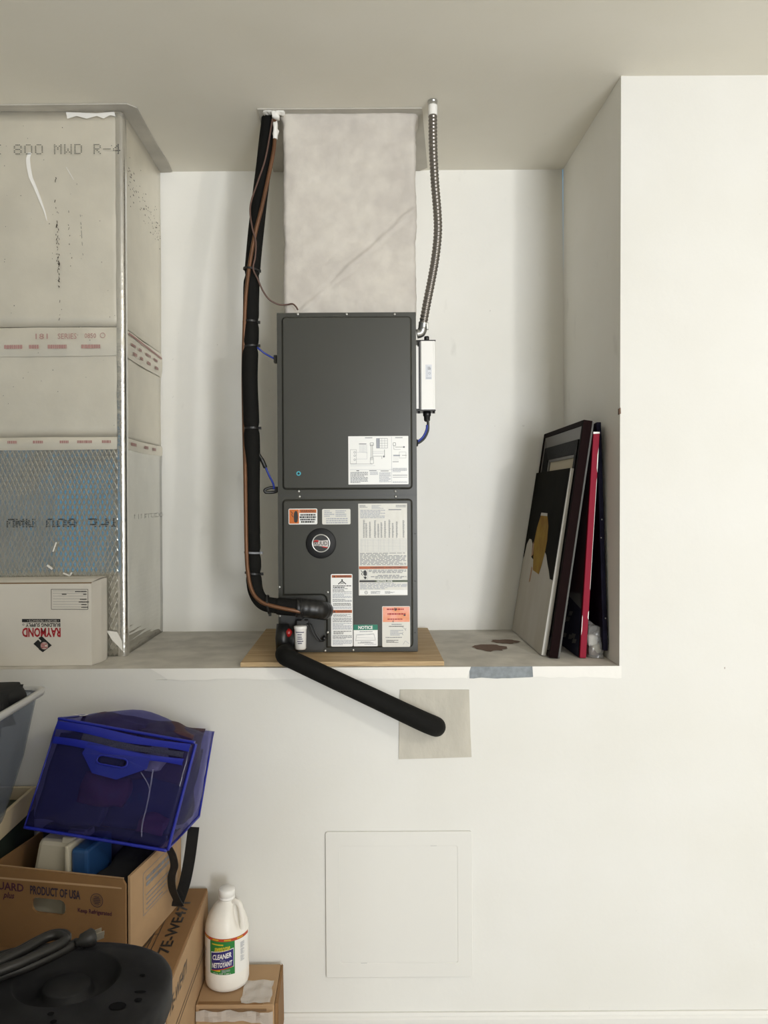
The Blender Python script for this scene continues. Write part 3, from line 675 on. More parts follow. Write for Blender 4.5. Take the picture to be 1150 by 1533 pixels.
# ------------------------------------------------------------------ line set
ls = thing('refrigerant_line', 'black foam insulated refrigerant line hanging from ceiling into lower cabinet', 'pipe', P(400, 905, 2.34))
pts = [(404, 166, 2.45), (402, 190, 2.44), (396, 240, 2.43), (388, 305, 2.42), (381, 370, 2.41), (376.5, 430, 2.40), (375.5, 500, 2.39), (374, 560, 2.385), (376, 620, 2.38), (377.5, 680, 2.375), (377, 760, 2.36), (379, 830, 2.345), (380, 865, 2.335), (384, 888, 2.325), (396, 903, 2.315), (420, 907.5, 2.31), (450, 910, 2.312), (474, 912.5, 2.318), (484, 914, 2.335), (485, 914, 2.358)]
sp = spline([P(*q) for q in pts], 14)
ties = [412, 481, 519, 640, 827, 857]
def ypx(v): return CY - (v.z - H) * F / (v.y + D)
rad = []
for i, v in enumerate(sp):
    y = ypx(v); r = 0.0245 if y < 800 else 0.0235
    if i > len(sp) - 60: r = 0.0265
    r *= 1 + 0.05 * noise.noise(v * 9)
    for ty in ties:
        if i < 170: r *= 1 - 0.16 * math.exp(-((y - ty) / 5.0) ** 2)
    rad.append(r)
MB().tube(sp, rad, 22).build('foam_sleeve', M_black, ls)
MB().tube(sp[-46:-4], [0.0285 + 0.0004 * math.sin(i * 1.3) for i in range(42)], 20).build('taped_end', M_tape, ls)
cu = [(411, 172, 2.42), (411, 215, 2.40), (404, 255, 2.393), (392, 310, 2.383), (382, 350, 2.38), (374, 395, 2.38), (368.5, 440, 2.375), (366, 490, 2.375), (364.5, 560, 2.385), (365.5, 640, 2.385), (367, 700, 2.352), (368, 760, 2.332), (369, 820, 2.32), (371, 855, 2.31), (377, 884, 2.297), (391, 901, 2.288), (415, 909, 2.284), (445, 915, 2.288), (470, 921, 2.31), (482, 925, 2.345)]
cs = spline([P(*q) for q in cu], 10)
MB().tube(cs, 0.0062, 10).build('copper_line', M_cu, ls, label='thin bare copper line')
wsp = spline([P(*q) for q in ((408, 178, 2.40), (398, 235, 2.39), (386, 272, 2.387), (376.5, 300, 2.38), (374.5, 318, 2.377), (378, 342, 2.372), (383, 362, 2.37), (382, 385, 2.368), (379, 402, 2.368), (386, 418, 2.37), (394, 436, 2.38), (404, 449, 2.39), (418, 456, 2.40), (430, 456, 2.41), (438, 455, 2.405), (443, 459, 2.40), (446, 464, 2.40))], 8)
MB().tube(wsp, 0.0026, 8).build('control_wire', M_wireb, ls, label='thin brown control wire')
def tie(px, py, Z, tilt, r, m=M_tape):
    c = P(px, py, Z); ax = Vector((math.sin(tilt), 0, math.cos(tilt))); u = Vector((math.cos(tilt), 0, -math.sin(tilt))); w = Vector((0, 1, 0))
    loop = [c + u * r * math.cos(2 * math.pi * k / 28) + w * r * math.sin(2 * math.pi * k / 28) for k in range(29)]
    tmb = MB(); rr = []
    for k in range(28):
        d = (loop[k] - c).normalized(); rr.append([loop[k] + d * a + ax * b for a, b in ((0, -.0028), (.0022, -.0028), (.0022, .0028), (0, .0028))])
    rr.append(rr[0]); tmb.rings(rr, smooth=False, cap0=False, cap1=False)
    e = c + u * (r + .003); tmb.box(e.x - .003, e.x + .005, e.y - .004, e.y + .004, e.z - .004, e.z + .004)
    return tmb.build('zip_tie', m, ls)
tie(376, 404, 2.395, 0.15, 0.0230); tie(375, 482, 2.392, 0.05, 0.0222); tie(375.5, 519, 2.388, -.1, 0.0215); tie(377, 641, 2.378, 0, .0212)
tie(378, 827, 2.343, 0.05, .0232, M_inkg); tie(379, 858, 2.335, .1, .0232); tie(402, 905, 2.31, 1.45, .0275); tie(452, 911, 2.312, 1.48, .0295)
# foam caulk where the lines leave the ceiling
for (px, py, sx, sz, sd_) in ((398, 167, .007, .006, 1), (405, 167.5, .009, .004, 3), (413, 172, .010, .011, 2), (412.5, 196, .0055, .026, 4), (419, 168, .012, .007, 5)):
    c = P(px, py, 2.41); cm = []
    vs_, fs2, _t = softbox([c + Vector((a * sx, b * .012, g * sz)) for b in (-1, 1) for a, g in ((-1, -1), (1, -1), (1, 1), (-1, 1))], 6, (.003,) * 6, .008, 60, sd_)
    MB().add(vs_, fs2, 0, True).build('caulk', M_trimw, ls)
# ------------------------------------------------------------------ blue leads between the line bundle and the cabinet
b1 = MB().tube(spline([P(*q) for q in ((385, 520, 2.385), (395, 528, 2.39), (405, 534, 2.40), (413, 538, 2.408))], 8), 0.0028, 8).build('blue_lead', M_blue)
tag(b1, 'short blue lead running from bundled pipe to upper cabinet side', 'cable')
b2 = thing('blue_lead', 'blue lead with black sleeve, lower of the two beside the cabinet', 'cable', P(400, 715, 2.39))
MB().tube(spline([P(*q) for q in ((386, 678, 2.372), (392, 688, 2.372), (397.5, 700, 2.378))], 6), [0.0055] * 6 + [0.0065] * 6 + [.006], 10).build('sleeve', M_tape, b2)
MB().tube(spline([P(*q) for q in ((397, 698, 2.378), (403, 712, 2.385), (409, 724, 2.395), (410, 732, 2.40))], 8), 0.0032, 8).build('lead', M_blue, b2)
MB().tube(spline([P(*q) for q in ((414, 731, 2.405), (406, 730, 2.40), (397, 733, 2.395), (398, 737, 2.395), (408, 737, 2.40), (414, 736, 2.405))], 6), 0.0045, 8).build('connector', M_tape, b2)

# ------------------------------------------------------------------ drain pipe
dp = thing('drain_pipe', 'black foam covered drain pipe sloping down into the wall patch', 'pipe', P(650, 1087, 2.2))
dpts = [P(*q) for q in ((433, 974, 2.345), (427, 976, 2.28), (424.5, 979, 2.21), (428, 984, 2.172), (440, 989, 2.16), (470, 1003, 2.155), (520, 1026.5, 2.15), (570, 1050, 2.147), (610, 1069, 2.145), (636, 1081, 2.15), (648, 1086, 2.165), (652, 1087.5, 2.19), (653, 1088, 2.23))]
ds = spline(dpts, 10)
MB().tube(ds, [0.0225 + 0.0055 * min(1, i / (len(ds) * .75)) for i in range(len(ds))], 24).build('foam_sleeve', M_black, dp)

# ------------------------------------------------------------------ flexible conduit
fc = thing('flexible_conduit', 'flexible grey metal conduit curving from ceiling to the cabinet side', 'conduit', P(633, 500, 2.45))
cpts = spline([P(*q) for q in ((648, 151, 2.352), (648, 180, 2.352), (648.5, 220, 2.355), (651, 270, 2.362), (655, 320, 2.37), (655.5, 350, 2.375), (652, 385, 2.382), (646, 420, 2.39), (639, 455, 2.40), (633.5, 486, 2.41))], 40)
def resample(pts, n):
    L = [0]
    for a_, b2_ in zip(pts, pts[1:]): L.append(L[-1] + (b2_ - a_).length)
    out = []; j = 0
    for i in range(n):
        t_ = L[-1] * i / (n - 1)
        while j < len(L) - 2 and L[j + 1] < t_: j += 1
        f_ = (t_ - L[j]) / max(L[j + 1] - L[j], 1e-9); out.append(pts[j].lerp(pts[j + 1], min(f_, 1)))
    return out
NR = 62
cr = resample(cpts, NR * 6 + 1)
MB().tube(cr, [0.0118 + 0.0019 * (0.5 - 0.5 * math.cos(2 * math.pi * i / 6)) for i in range(len(cr))], 16).build('corrugated_tube', M_steel, fc)
MB().tube(cr[0:14], [0.0150] * 3 + [0.0138] * 11, 16).build('ceiling_collar', M_steel2, fc)
MB().tube(cr[8:26], 0.0143, 12).build('paint_overspray', M_trimw, fc)
MB().tube(spline([P(634.5, 482, 2.408), P(633.5, 490, 2.412), P(630.5, 498, 2.415), P(624, 500, 2.416)], 6), [0.0155] * 7 + [0.0145] * 12, 16).build('elbow_fitting', M_steel2, fc)
q = P(640, 489, 2.40); MB().box(q.x - .004, q.x + .004, q.y - .006, q.y + .006, q.z - .010, q.z + .012).build('clamp_screw', M_screw, fc, bevel=.002)

# ------------------------------------------------------------------ white power unit on the cabinet side
pu = thing('power_unit', 'slim white power unit with black end caps on cabinet right side', 'power unit', P(640, 617, 2.42))
UZ = 2.40
a, c = P(629.3, 510.5, UZ), P(652, 613, UZ); y0 = UZ - D
prof = [(a.x, y0 + .004), (a.x + .003, y0), (c.x - .008, y0), (c.x - .0075, y0 + .001), (c.x - .0065, y0 + .001), (c.x - .006, y0), (c.x - .001, y0), (c.x, y0 + .003), (c.x, y0 + .062), (a.x, y0 + .062)]
mb = MB(); mb.rings([[Vector((x, y, z)) for x, y in prof] for z in (c.z, a.z)], smooth=False); mb.build('housing', M_white, pu)
MB().box(a.x - .0045, a.x, y0 + .003, y0 + .064, c.z - .004, a.z + .003).build('mount_plate', M_tape, pu)
MB().box(fx1 + .0008, a.x - .0045, y0 + .006, y0 + .05, c.z + .003, a.z - .016).build('back_rail', M_white, pu)
MB().box(fx1 + .0008, c.x + .002, y0 - .0005, y0 + .066, a.z, a.z + .0035).build('end_cap', M_tape, pu, bevel=.001)
MB().box(fx1 + .0008, c.x + .001, y0 - .0005, y0 + .066, c.z - .0045, c.z).build('end_cap', M_tape, pu, bevel=.001)
MB().lathe([(0.0001, 0.018), (0.0065, 0.0175), (0.008, 0.015), (0.008, 0.0)], (P(640, 500, UZ).x, y0 + .03, a.z + .003), 16).build('knob', M_tape, pu)
for px in (628, 650.5): q = P(px, 617, UZ); MB().lathe([(.004, 0), (.004, .006), (.001, .007)], (q.x, y0 + .02, c.z - .010), 10).build('cap_screw', M_tape, pu)
gx = P(640.5, 620, UZ).x
MB().lathe([(0.006, -0.032), (0.0095, -0.028), (0.010, -0.016), (0.0125, -0.013), (0.0125, 0), (0.001, 0)], (gx, y0 + .03, c.z - .003), 14).build('cable_gland', M_tape, pu)
cab = spline([P(640.5, 628, 2.425), P(641, 636, 2.425), P(640.5, 645, 2.425), P(636, 655, 2.425), P(630, 661, 2.425), P(624.5, 664, 2.425)], 8)
MB().tube(cab, 0.0042, 10).build('cable', M_tape, pu)
MB().tube([v + Vector((-.004, -.003, .004)) for v in cab[10:]], 0.0035, 10).build('cable', M_blue, pu, label='blue cable core')
q = P(626.5, 663, 2.425); MB().lathe([(0.0001, 0.006), (0.0105, 0.005), (0.012, 0), (0.012, -.002)], (fx1 + .002, q.y, q.z), 16, axis='X').build('gland_boot', M_tape, pu)
p = Print(plane_fn((P(637, 560, UZ).x, y0, P(637, 568, UZ).z), (.0021, 0, 0), (0, 0, .0021), (0, -1, 0)), [mat('decal_grey', (.66, .68, .72), .4), M_inkl, M_inkg])
p.q(0, 0, 9.5, 22, 0); p.line([(2.4, 4), (2.4, 20)], .4, 1, 2); p.rows(3.6, 14, 8, 19, 3, 2, L=2); p.circ(6, 9, 1.8, 1, 2, r0=1.2, n=12); p.rows(1, .8, 8.5, 3, 2, 1, L=2)
p.build('decal', pu)

# ------------------------------------------------------------------ foil duct on the left
fd = thing('foil_duct', 'large foil faced duct board riser with blue tinted shine, left of the recess', 'duct', (-1.1, 0.4, LEDGE))
DZ = 2.40; DY = DZ - D
dxr = P(184, 560, DZ).x; dxl = dxr - 0.62
def ductbox(z0, z1, off, name, m):
    nx_, nz_ = 26, max(4, int((z1 - z0) / 0.03)); mb = MB(); ring = []
    xs_ = [dxl + (dxr - .006 - dxl) * i / nx_ for i in range(nx_ + 1)]
    outl = [(x, DY - off, 0, -1) for x in xs_] + [(dxr - .002, DY - off + .002, .7, -.7)] + [(dxr + off, DY + .006 + (YB - .006 - DY - .006) * i / 12, 1, 0) for i in range(13)] + [(dxl, YB - .004, 0, 0)]
    for k in range(nz_ + 1):
        z = z0 + (z1 - z0) * k / nz_
        ring.append([Vector((x, y, z)) + Vector((nx2, ny2, 0)) * (0.0022 * noise.noise(Vector((x * 6, y * 6 + 3, z * 6))) + .0008 * noise.noise(Vector((x * 30, y * 30, z * 30)))) for x, y, nx2, ny2 in outl])
    mb.rings(ring); return mb.build(name, m, fd)
zs1, zs2 = P(100, 490, DZ).z, P(100, 656, DZ).z
ductbox(zs1, CEIL - .005, 0.004, 'upper_section', M_foilu)
ductbox(zs2, zs1 - .001, 0.0, 'middle_section', M_foilu)
ductbox(LEDGE + .0008, zs2 - .001, 0.0035, 'lower_section', M_foil)
# seam tapes wrapped round front and side
def seam(px_y0, px_y1, name):
    z1_, z0_ = P(100, px_y0, DZ).z, P(100, px_y1, DZ).z; mb = MB(); n = 24
    for (A, B, nrm) in (((dxl, DY - .006), (dxr + .004, DY - .006), (0, -1)), ((dxr + .006, DY - .006), (dxr + .006, YB - .006), (1, 0))):
        vs = []
        for i in range(n + 1):
            f_ = i / n; x, y = A[0] + (B[0] - A[0]) * f_, A[1] + (B[1] - A[1]) * f_
            for j in range(5):
                z = z0_ + (z1_ - z0_) * j / 4; d = .0022 * noise.noise(Vector((x * 18, y * 18, z * 20))) + (.003 if j in (0, 4) else 0) * -1
                vs.append((x + nrm[0] * (d + .0016), y + nrm[1] * (d + .0016), z + .004 * noise.noise(Vector((x * 4, y * 4, j * .3)))))
        mb.add(vs, [(i * 5 + j, (i + 1) * 5 + j, (i + 1) * 5 + j + 1, i * 5 + j + 1) for i in range(n) for j in range(4)], 0, True)
    return mb.build(name, M_foilu, fd)
st1 = seam(491, 533, 'seam_tape'); st2 = seam(655, 673, 'seam_tape')
# corner tape with its bright edge
mb = MB(); n = 60; ring = []
for k in range(n + 1):
    z = LEDGE + .001 + (CEIL - .012 - LEDGE) * k / n; j = .002 * noise.noise(Vector((0, 3, z * 17))); o_ = .0092
    ring.append([Vector((x, y, z)) for x, y in ((dxr - .016 + j, DY - o_ + .0005), (dxr - .004, DY - o_ - .0008), (dxr + .003, DY - o_ + .0012), (dxr + o_, DY - o_ + .006), (dxr + o_ + .0006, DY + .004), (dxr + o_, DY + .020 + j))])
for a, c in zip(ring, ring[1:]): mb.add(a + c, [(i, i + 1, i + 7, i + 6) for i in range(5)], 0, True)
mb.build('corner_tape', M_ftape, fd, label='bright foil corner tape')
# dotted ink line printed on the board
FONT = {'E': '11111 10000 10000 11110 10000 10000 11111', '8': '01110 10001 10001 01110 10001 10001 01110', '0': '01110 10001 10001 10001 10001 10001 01110', 'M': '10001 11011 10101 10101 10001 10001 10001', 'W': '10001 10001 10001 10101 10101 11011 10001', 'D': '11110 10001 10001 10001 10001 10001 11110', 'R': '11110 10001 10001 11110 10100 10010 10001', '-': '00000 00000 00000 11111 00000 00000 00000', '4': '00010 00110 01010 10010 11111 00010 00010', 'T': '11111 00100 00100 00100 00100 00100 00100', 'Y': '10001 10001 01010 00100 00100 00100 00100', 'P': '11110 10001 10001 11110 10000 10000 10000', ' ': '00000 ' * 7, 'I': '01110 00100 00100 00100 00100 00100 01110'}
def dots(p, s_, u0, v0, cw, ch, mi=0, rows=range(7), du=.62, dv=.5, L=1):
    """u0, v0: top left in px, v downwards"""
    for i, chh in enumerate(s_):
        for r_, row in enumerate(FONT[chh].split()):
            if r_ not in rows: continue
            for c_, b in enumerate(row):
                if b == '1':
                    u, v = u0 + i * cw + c_ * cw * .155, v0 + r_ * ch / 7
                    p.q(u, v, u + cw * .155 * du * (1 if cw > 0 else 1), v + ch / 7 * dv, mi, L)
s = DZ / F; od = P(0, 748, DZ)
fn = lambda u, v, L: Vector((od.x + u * s, DY - .0106 - .0003 * L, od.z - (v - 748) * s))
PM = [mat('stencil_grey', (.10, .10, .09), .6), M_ink, M_trimw, M_inkp, mat('soot', (.04, .025, .015), .8)]
p = Print(fn, PM)
for s_, u, cw in (('E', -3.5, 14), ('800', 26, 15.8), ('MWD', 86, 15.2), ('R-4', 145, 14.5)): dots(p, s_, u, 219, cw, 15.5, 0, du=.8)
for s_, u, cw in (('DWM', 12, 14.5), ('008', 71, 16), ('EPY', 134, 16)):   # printed upside down, lower rows lost under the foil
    for i, chh in enumerate(s_):
        for r_, row in enumerate(FONT[chh].split()[::-1]):
            if r_ > 4: continue
            for c_, b in enumerate(row[::-1]):
                if b == '1' and u + i * cw + c_ * 2.3 < 178: p.q(u + i * cw + c_ * 2.3, 777 + r_ * 2.7, u + i * cw + c_ * 2.3 + 2.0, 777 + r_ * 2.7 + 1.6, 1)
p.build('stencil', fd)
p = Print(fn, PM)
for k in range(70):
    y = random.choice((random.gauss(345, 22), random.gauss(395, 12), random.uniform(255, 480))); x0_ = 87 + (y - 250) * .03 + random.gauss(0, 1.0) + (18 if random.random() < .08 else 0)
    a_ = random.uniform(-.5, .5); l_ = random.uniform(1, 4); p.line([(x0_, y), (x0_ + math.sin(a_) * l_, y + l_)], random.uniform(.5, 1.1), 4)
for k in range(14):
    y = random.uniform(300, 395); p.line([(123 + (y - 300) * .06, y), (123 + (y - 300) * .06 + .5, y + 3)], .5, 0)
for k in range(50): p.q(*(lambda x_, y_: (x_, y_, x_ + random.uniform(.4, 1.2), y_ + random.uniform(.4, 1.6)))(random.uniform(0, 175), random.uniform(180, 640)), 0)
p.build('soot_specks', fd)
p = Print(fn, PM)
lns = [(50, 231), (47, 240), (48, 252), (51, 268), (58, 284), (65, 302), (71, 318), (75, 333)]
for (a, b), (c, d), w0, w1 in zip(lns, lns[1:], (5, 6, 6, 6, 5, 4, 2.5), (6, 6, 6, 5, 4, 2.5, 1)):
    p.poly([(a - w0 / 2, b), (a + w0 / 2, b), (c + w1 / 2, d), (c - w1 / 2, d)], 2)
p.line([(104, 253), (115, 272)], .9, 2); p.line([(86, 812), (81, 826)], 2.0, 2); p.line([(72, 846), (80, 852)], 3.2, 2); p.line([(96, 858), (106, 862), (109, 857)], 2.4, 2)
p.fill([[(104, 171), (125, 172), (150, 173), (176, 171), (178, 178), (170, 176), (160, 181), (150, 177), (135, 181), (120, 177), (106, 181)]], 2)
p.fill([[(160, 944), (176, 946), (183, 960), (184, 975), (178, 968), (168, 958)]], 2)
p.build('paint_smear', fd)
p = Print(lambda u, v, L: fn(u, v, L + 2), PM)
p.circ(157, 504, 4, 3, r0=3.2, n=16); p.text('181', 57, 509, 75, 501, 3, bold=.0); p.text('SERIES', 90, 509, 118, 501, 3); p.text('0850', 130, 508, 147, 501, 3)
for u in (10, 47, 75, 125): p.rows(u, 517, u + 28, 524, 1, 3, fill=.8)
for u in (14, 52, 92, 118, 155): p.rows(u, 660, u + 22, 665, 1, 3, fill=.8)
p.build('tape_print', st1)
p = Print(lambda u, v, L: Vector((dxr + .0095 + .0003 * L, DY + u, od.z - (v - 748) * s)), PM)
p.poly([(.03, 495), (.43, 499), (.43, 502), (.03, 498)], 3)
for u in (.06, .14, .22, .32): p.rows(u, 508, u + .06, 513, 1, 3, fill=.8); p.rows(u + .02, 520, u + .06, 526, 1, 3, fill=.8)
for u in (.05, .2, .3): p.rows(u, 661, u + .08, 667, 1, 3, fill=.8)
for k in range(90):
    u = random.uniform(.03, .42); v = 255 + random.gauss(0, 14) + u * 70; p.q(u, v, u + random.uniform(.002, .012), v + random.uniform(.6, 2), 4)
for k in range(5): dots(p, 'TYPE8'[k], .10 + k * .07, 766, .07, 14, 0, rows=range(3, 7))
p.build('side_print', fd)

# ------------------------------------------------------------------ white carton upside down on the ledge
wb = thing('white_carton', 'white cardboard file carton standing upside down before the foil duct', 'box', (-1.0, 0.1, LEDGE))
WZ = 2.262
a, c = P(138, 873, WZ), P(138, 990, WZ); wy = WZ - D
xr = P(137, 930, WZ).x; xl = xr - 0.40; zt_ = P(60, 873, WZ).z; zb_ = LEDGE + .0005
q = P(152.5, 930, 2.33)
MB().hexa([(xl, wy, zb_), (xr, wy, zb_), (xr, wy, zt_ - .002), (xl, wy, zt_ - .002), (xl + .03, wy + .12, zb_), (xr + .006, wy + .12, zb_), (xr + .006, wy + .12, zt_ + .003), (xl + .03, wy + .12, zt_ - .0)]).build('carton', M_wbox, wb, bevel=.001)
MB().hexa([(xr + .0005, wy + .001, zb_ + .001), (xr + .011, wy + .055, zb_), (xr + .011, wy + .055, zt_ + .006), (xr + .0005, wy + .001, zt_ + .001), (xr + .0065, wy + .119, zb_ + .001), (xr + .0135, wy + .09, zb_), (xr + .0135, wy + .09, zt_ + .006), (xr + .0065, wy + .119, zt_)]).build('end_flap', M_wbox, wb)
MB().box(xl, xr - .001, wy + .001, wy + .012, zt_ - .002, zt_ + .0015).build('lid_gap', M_cardin, wb)
MB().hexa([(xl, wy + .004, zt_ + .0015), (xr, wy + .004, zt_ + .0015), (xr + .012, wy + .03, zt_ + .010), (xl, wy + .03, zt_ + .006), (xl, wy + .11, zt_ + .0015), (xr, wy + .11, zt_ + .0015), (xr + .008, wy + .11, zt_ + .009), (xl, wy + .11, zt_ + .006)]).build('top_flap', M_wbox, wb)
s = WZ / F; ow = P(0, 748, WZ)
p = Print(lambda u, v, L: Vector((ow.x + u * s, wy - .0003 - .0003 * L, ow.z - (v - 748) * s - (u - 70) * .000012)), [M_ink, M_inkr, M_wbox, M_inkg])
p.frame(76, 882.5, 131, 912.5, .6, 0)
for v in (885, 888.6, 892.6, 896.8, 901, 905, 909): p.line([(78.5, v), (129, v)], .3, 3)
for v, u in ((886, 112), (890, 124), (897.5, 119), (901.4, 117), (905.4, 121), (909.4, 121)): p.rows(u, v - .8, 129, v + .8, 1, 0, L=2, fill=.9, short=1.5)
p.rows(92, 889.2, 99, 890.8, 1, 0, L=2, fill=.9, short=1.5)
p.q(32, 927, 89.5, 932, 0); p.text('\u2022 SECURITY PRODUCTS \u2022', 87, 928.2, 40, 931.2, 2, 2)
p.text('BUILDING SUPPLY', 89.5, 933.2, 37.5, 938.8, 0, bold=.03); p.circ(34, 935.5, 1.5, 0, r0=1.0, n=12)
p.text('RAYMOND', 89.8, 940.0, 32.2, 954.2, 1, bold=.035)
p.fill([[(61.5, 952.5), (76.5, 966.5), (63, 976.8), (58, 973.2), (56, 970.6), (49, 964.2), (56, 957.8), (59.5, 961.6), (61, 960), (56.5, 955.5)]], 0, 2)
p.circ(65.3, 967, 5.6, 2, 3); p.circ(65.3, 967, 5.2, 1, 4, r0=4.6, n=20); p.rows(61.5, 963.5, 69, 970.5, 3, 1, L=4, fill=.75)
p.build('print', wb)

# ------------------------------------------------------------------ stack of pictures leaning in the right of the recess
def lean(name, label, cat, xb, xt, ya, yb, h, th, tiltz=0.0):
    """upright panel whose face looks left; its foot at xb, top at xt; returns (thing, point fn (s along depth 0..1, t up 0..1, d out of face))"""
    e = thing(name, label, cat, (xb, (ya + yb) / 2, LEDGE))
    dz = math.sqrt(max(h * h - (xt - xb) ** 2, 1e-6)); up = Vector((xt - xb, 0, dz)) / h; out = Vector((-up.z, 0, up.x))
    o0 = Vector((xb, ya, LEDGE + .0008))
    along = Vector((0, math.cos(tiltz), -math.sin(tiltz))) * (yb - ya)
    upv = (up * h) if not tiltz else Vector((up.x * h, math.sin(tiltz) * dz, up.z * h))
    lift = (yb - ya) * math.sin(tiltz)
    return e, (lambda s_, t_, d_: o0 + Vector((0, 0, lift)) + along * s_ + upv * t_ + out * d_)
def slab(fnp, s0, s1, t0, t1, d0, d1): return MB().hexa([fnp(s0, t0, d1), fnp(s0, t0, d0), fnp(s0, t1, d0), fnp(s0, t1, d1), fnp(s1, t0, d1), fnp(s1, t0, d0), fnp(s1, t1, d0), fnp(s1, t1, d1)])
# canvas with the yellow bottle
q0 = P(818, 984, 2.361)
e, fnp = lean('canvas_painting', 'unframed canvas with yellow bottle on black above dripping white paint', 'painting', q0.x, P(862, 703, 2.361).x, 2.361 - D, YB - .02, .582, .0155)
cv = slab(fnp, 0, 1, 0, 1, .0, .0155).build('canvas', mat('canvas_white', (.62, .60, .55), .85, bump=.15, bscale=300), e, bevel=.002)
# s runs from the front edge (right in the photo) to the back edge (left)
p = Print(lambda u, v, L: fnp(1 - u, v, .016 + L * .0006), [mat('paint_black', (.013, .012, .009), .85, spec=.04, var=.3, vscale=12), mat('paint_white', (.50, .47, .41), .6, col2=(.42, .38, .31), vscale=7, stretch=(1, 1, .4)), mat('paint_ochre', (.34, .21, .025), .7, spec=.1, col2=(.24, .12, .012), vscale=15), mat('paint_rust', (.30, .14, .05), .6)])
drip = [(1, .40), (.92, .40), (.86, .44), (.80, .47), (.72, .52), (.66, .535), (.62, .45), (.55, .43), (.42, .43), (.36, .47), (.28, .48), (.25, .56), (.19, .585), (.12, .585), (.06, .55), (.03, .47), (0, .45)]
p.fill([[(0, 0), (1, 0)] + drip], 1, 1)
p.fill([drip[::-1] + [(1, 1), (0, 1)]], 0, 1)
p.fill([[(.40, .41), (.60, .40), (.64, .45), (.68, .53), (.69, .60), (.66, .68), (.59, .735), (.38, .735), (.32, .66), (.30, .58), (.34, .50)]], 2, 2)
p.fill([[(.59, .735), (.58, .752), (.39, .752), (.38, .735)]], 1, 3); p.fill([[(.28, .48), (.33, .50), (.31, .56), (.27, .575)]], 3, 2)
p.fill([[(.33, .33), (.37, .34), (.38, .42), (.34, .43)]], 3, 2)
p.build('painted_face', cv)
# big dark frame with ornate inner moulding
q0 = P(833.6, 988, 2.322)
e, fnp = lean('framed_picture', 'large dark wooden picture frame with ornate black inner moulding and cream mat', 'picture', P(838.5, 988, 2.322).x - .006, P(893.5, 634, 2.322).x - .012, 2.322 - D, YB - .012, .725, .04)
MB_ = mat('frame_brown', (.008, .003, .003), .7, spec=.05); MB2 = mat('frame_black', (.005, .0045, .0045), .6, spec=.1, bump=.9, bscale=160); MG = mat('frame_bevel', (.13, .12, .11), .4, spec=.4)
def border(s0, s1, t0, t1, w, wt, d0, d1, name, m, din=None):
    """four mitred rails: w along depth, wt along height (fractions), outer depth d1, inner depth din"""
    din = d1 if din is None else din
    O = [(s0, t0), (s1, t0), (s1, t1), (s0, t1)]; I = [(s0 + w, t0 + wt), (s1 - w, t0 + wt), (s1 - w, t1 - wt), (s0 + w, t1 - wt)]
    for k in range(4):
        j = (k + 1) % 4
        MB().hexa([fnp(*O[k], d0), fnp(*O[j], d0), fnp(*O[j], d1), fnp(*O[k], d1), fnp(*I[k], d0), fnp(*I[j], d0), fnp(*I[j], din), fnp(*I[k], din)]).build(name, m, e, bevel=.001)
border(0, 1, 0, 1, .03, .022, .0, .027, 'outer_rail', MB_)
border(.03, .97, .022, .978, .045, .055, .003, .024, 'bevel_rail', MG, .018)  # grey carries the reflection off the slanted moulding, put into its colour
border(.075, .925, .077, .923, .09, .06, .004, .0255, 'ornate_rail', MB2, .019)
border(.165, .835, .137, .863, .018, .012, .004, .017, 'inner_rail', MG, .014)
slab(fnp, .17, .83, .1, .9, .003, .010).build('mat_board', mat('cream_mat', (.46, .40, .28), .7), e)
slab(fnp, .33, .67, .2, .80, .0102, .0115).build('picture_sheet', mat('sheet_grey', (.36, .36, .38), .7), e)
slab(fnp, 0.002, .998, .002, .998, -.005, .0).build('backing', mat('backing_grey', (.11, .11, .105), .7, spec=.1), e)
# red edged canvas
q0 = P(870, 988, 2.322)
e, fnp = lean('red_edged_canvas', 'dark canvas with crimson painted edge, between big frame and navy canvas', 'painting', q0.x + .016, P(903, 648, 2.322).x - .009, 2.322 - D + .002, YB - .02, .685, .02)
MR = mat('crimson_edge', (.24, .014, .032), .6, spec=.1)
slab(fnp, 0, 1, 0, 1, .0, .019).build('canvas', MR, e, bevel=.0015)
p = Print(lambda u, v, L: fnp(1 - u, v, .0205 + L * .0005), [mat('art_dark', (.012, .010, .012), .35, col2=(.05, .006, .010), vscale=9), M_dnavy, mat('art_grey', (.16, .15, .14), .5), mat('worn_white', (.6, .5, .5), .6)])
p.q(0, 0, .985, 1, 0); p.fill([[(.5, .0), (.98, .0), (.98, .22), (.7, .26), (.52, .18)]], 1, 2)
p.fill([[(.6, .26), (.95, .28), (.98, .215), (.7, .245)]], 2, 3)
for k in range(9): u = random.uniform(.55, .9); v = random.uniform(.02, .2); p.fill([[(u, v), (u + .08, v + .01), (u + .1, v + .03), (u + .02, v + .025)]], 2, 3)
p.build('painted_face', e)
p = Print(lambda u, v, L: fnp(0 - .0006 * L - .0015, v, .0005 + u * .019), [M_trimw])
p.fill([[(0, .993), (1, .990), (1, .999), (0, 1)]], 0); p.fill([[(0, .82), (.12, .84), (.14, .90), (.02, .93)]], 0); p.fill([[(.0, .3), (.05, .31), (.05, .78), (0, .8)]], 0); p.fill([[(.9, .12), (1, .10), (1, .19), (.92, .18)]], 0); p.fill([[(0, .17), (.14, .18), (.1, .205), (0, .21)]], 0)
p.build('worn_edge', e)
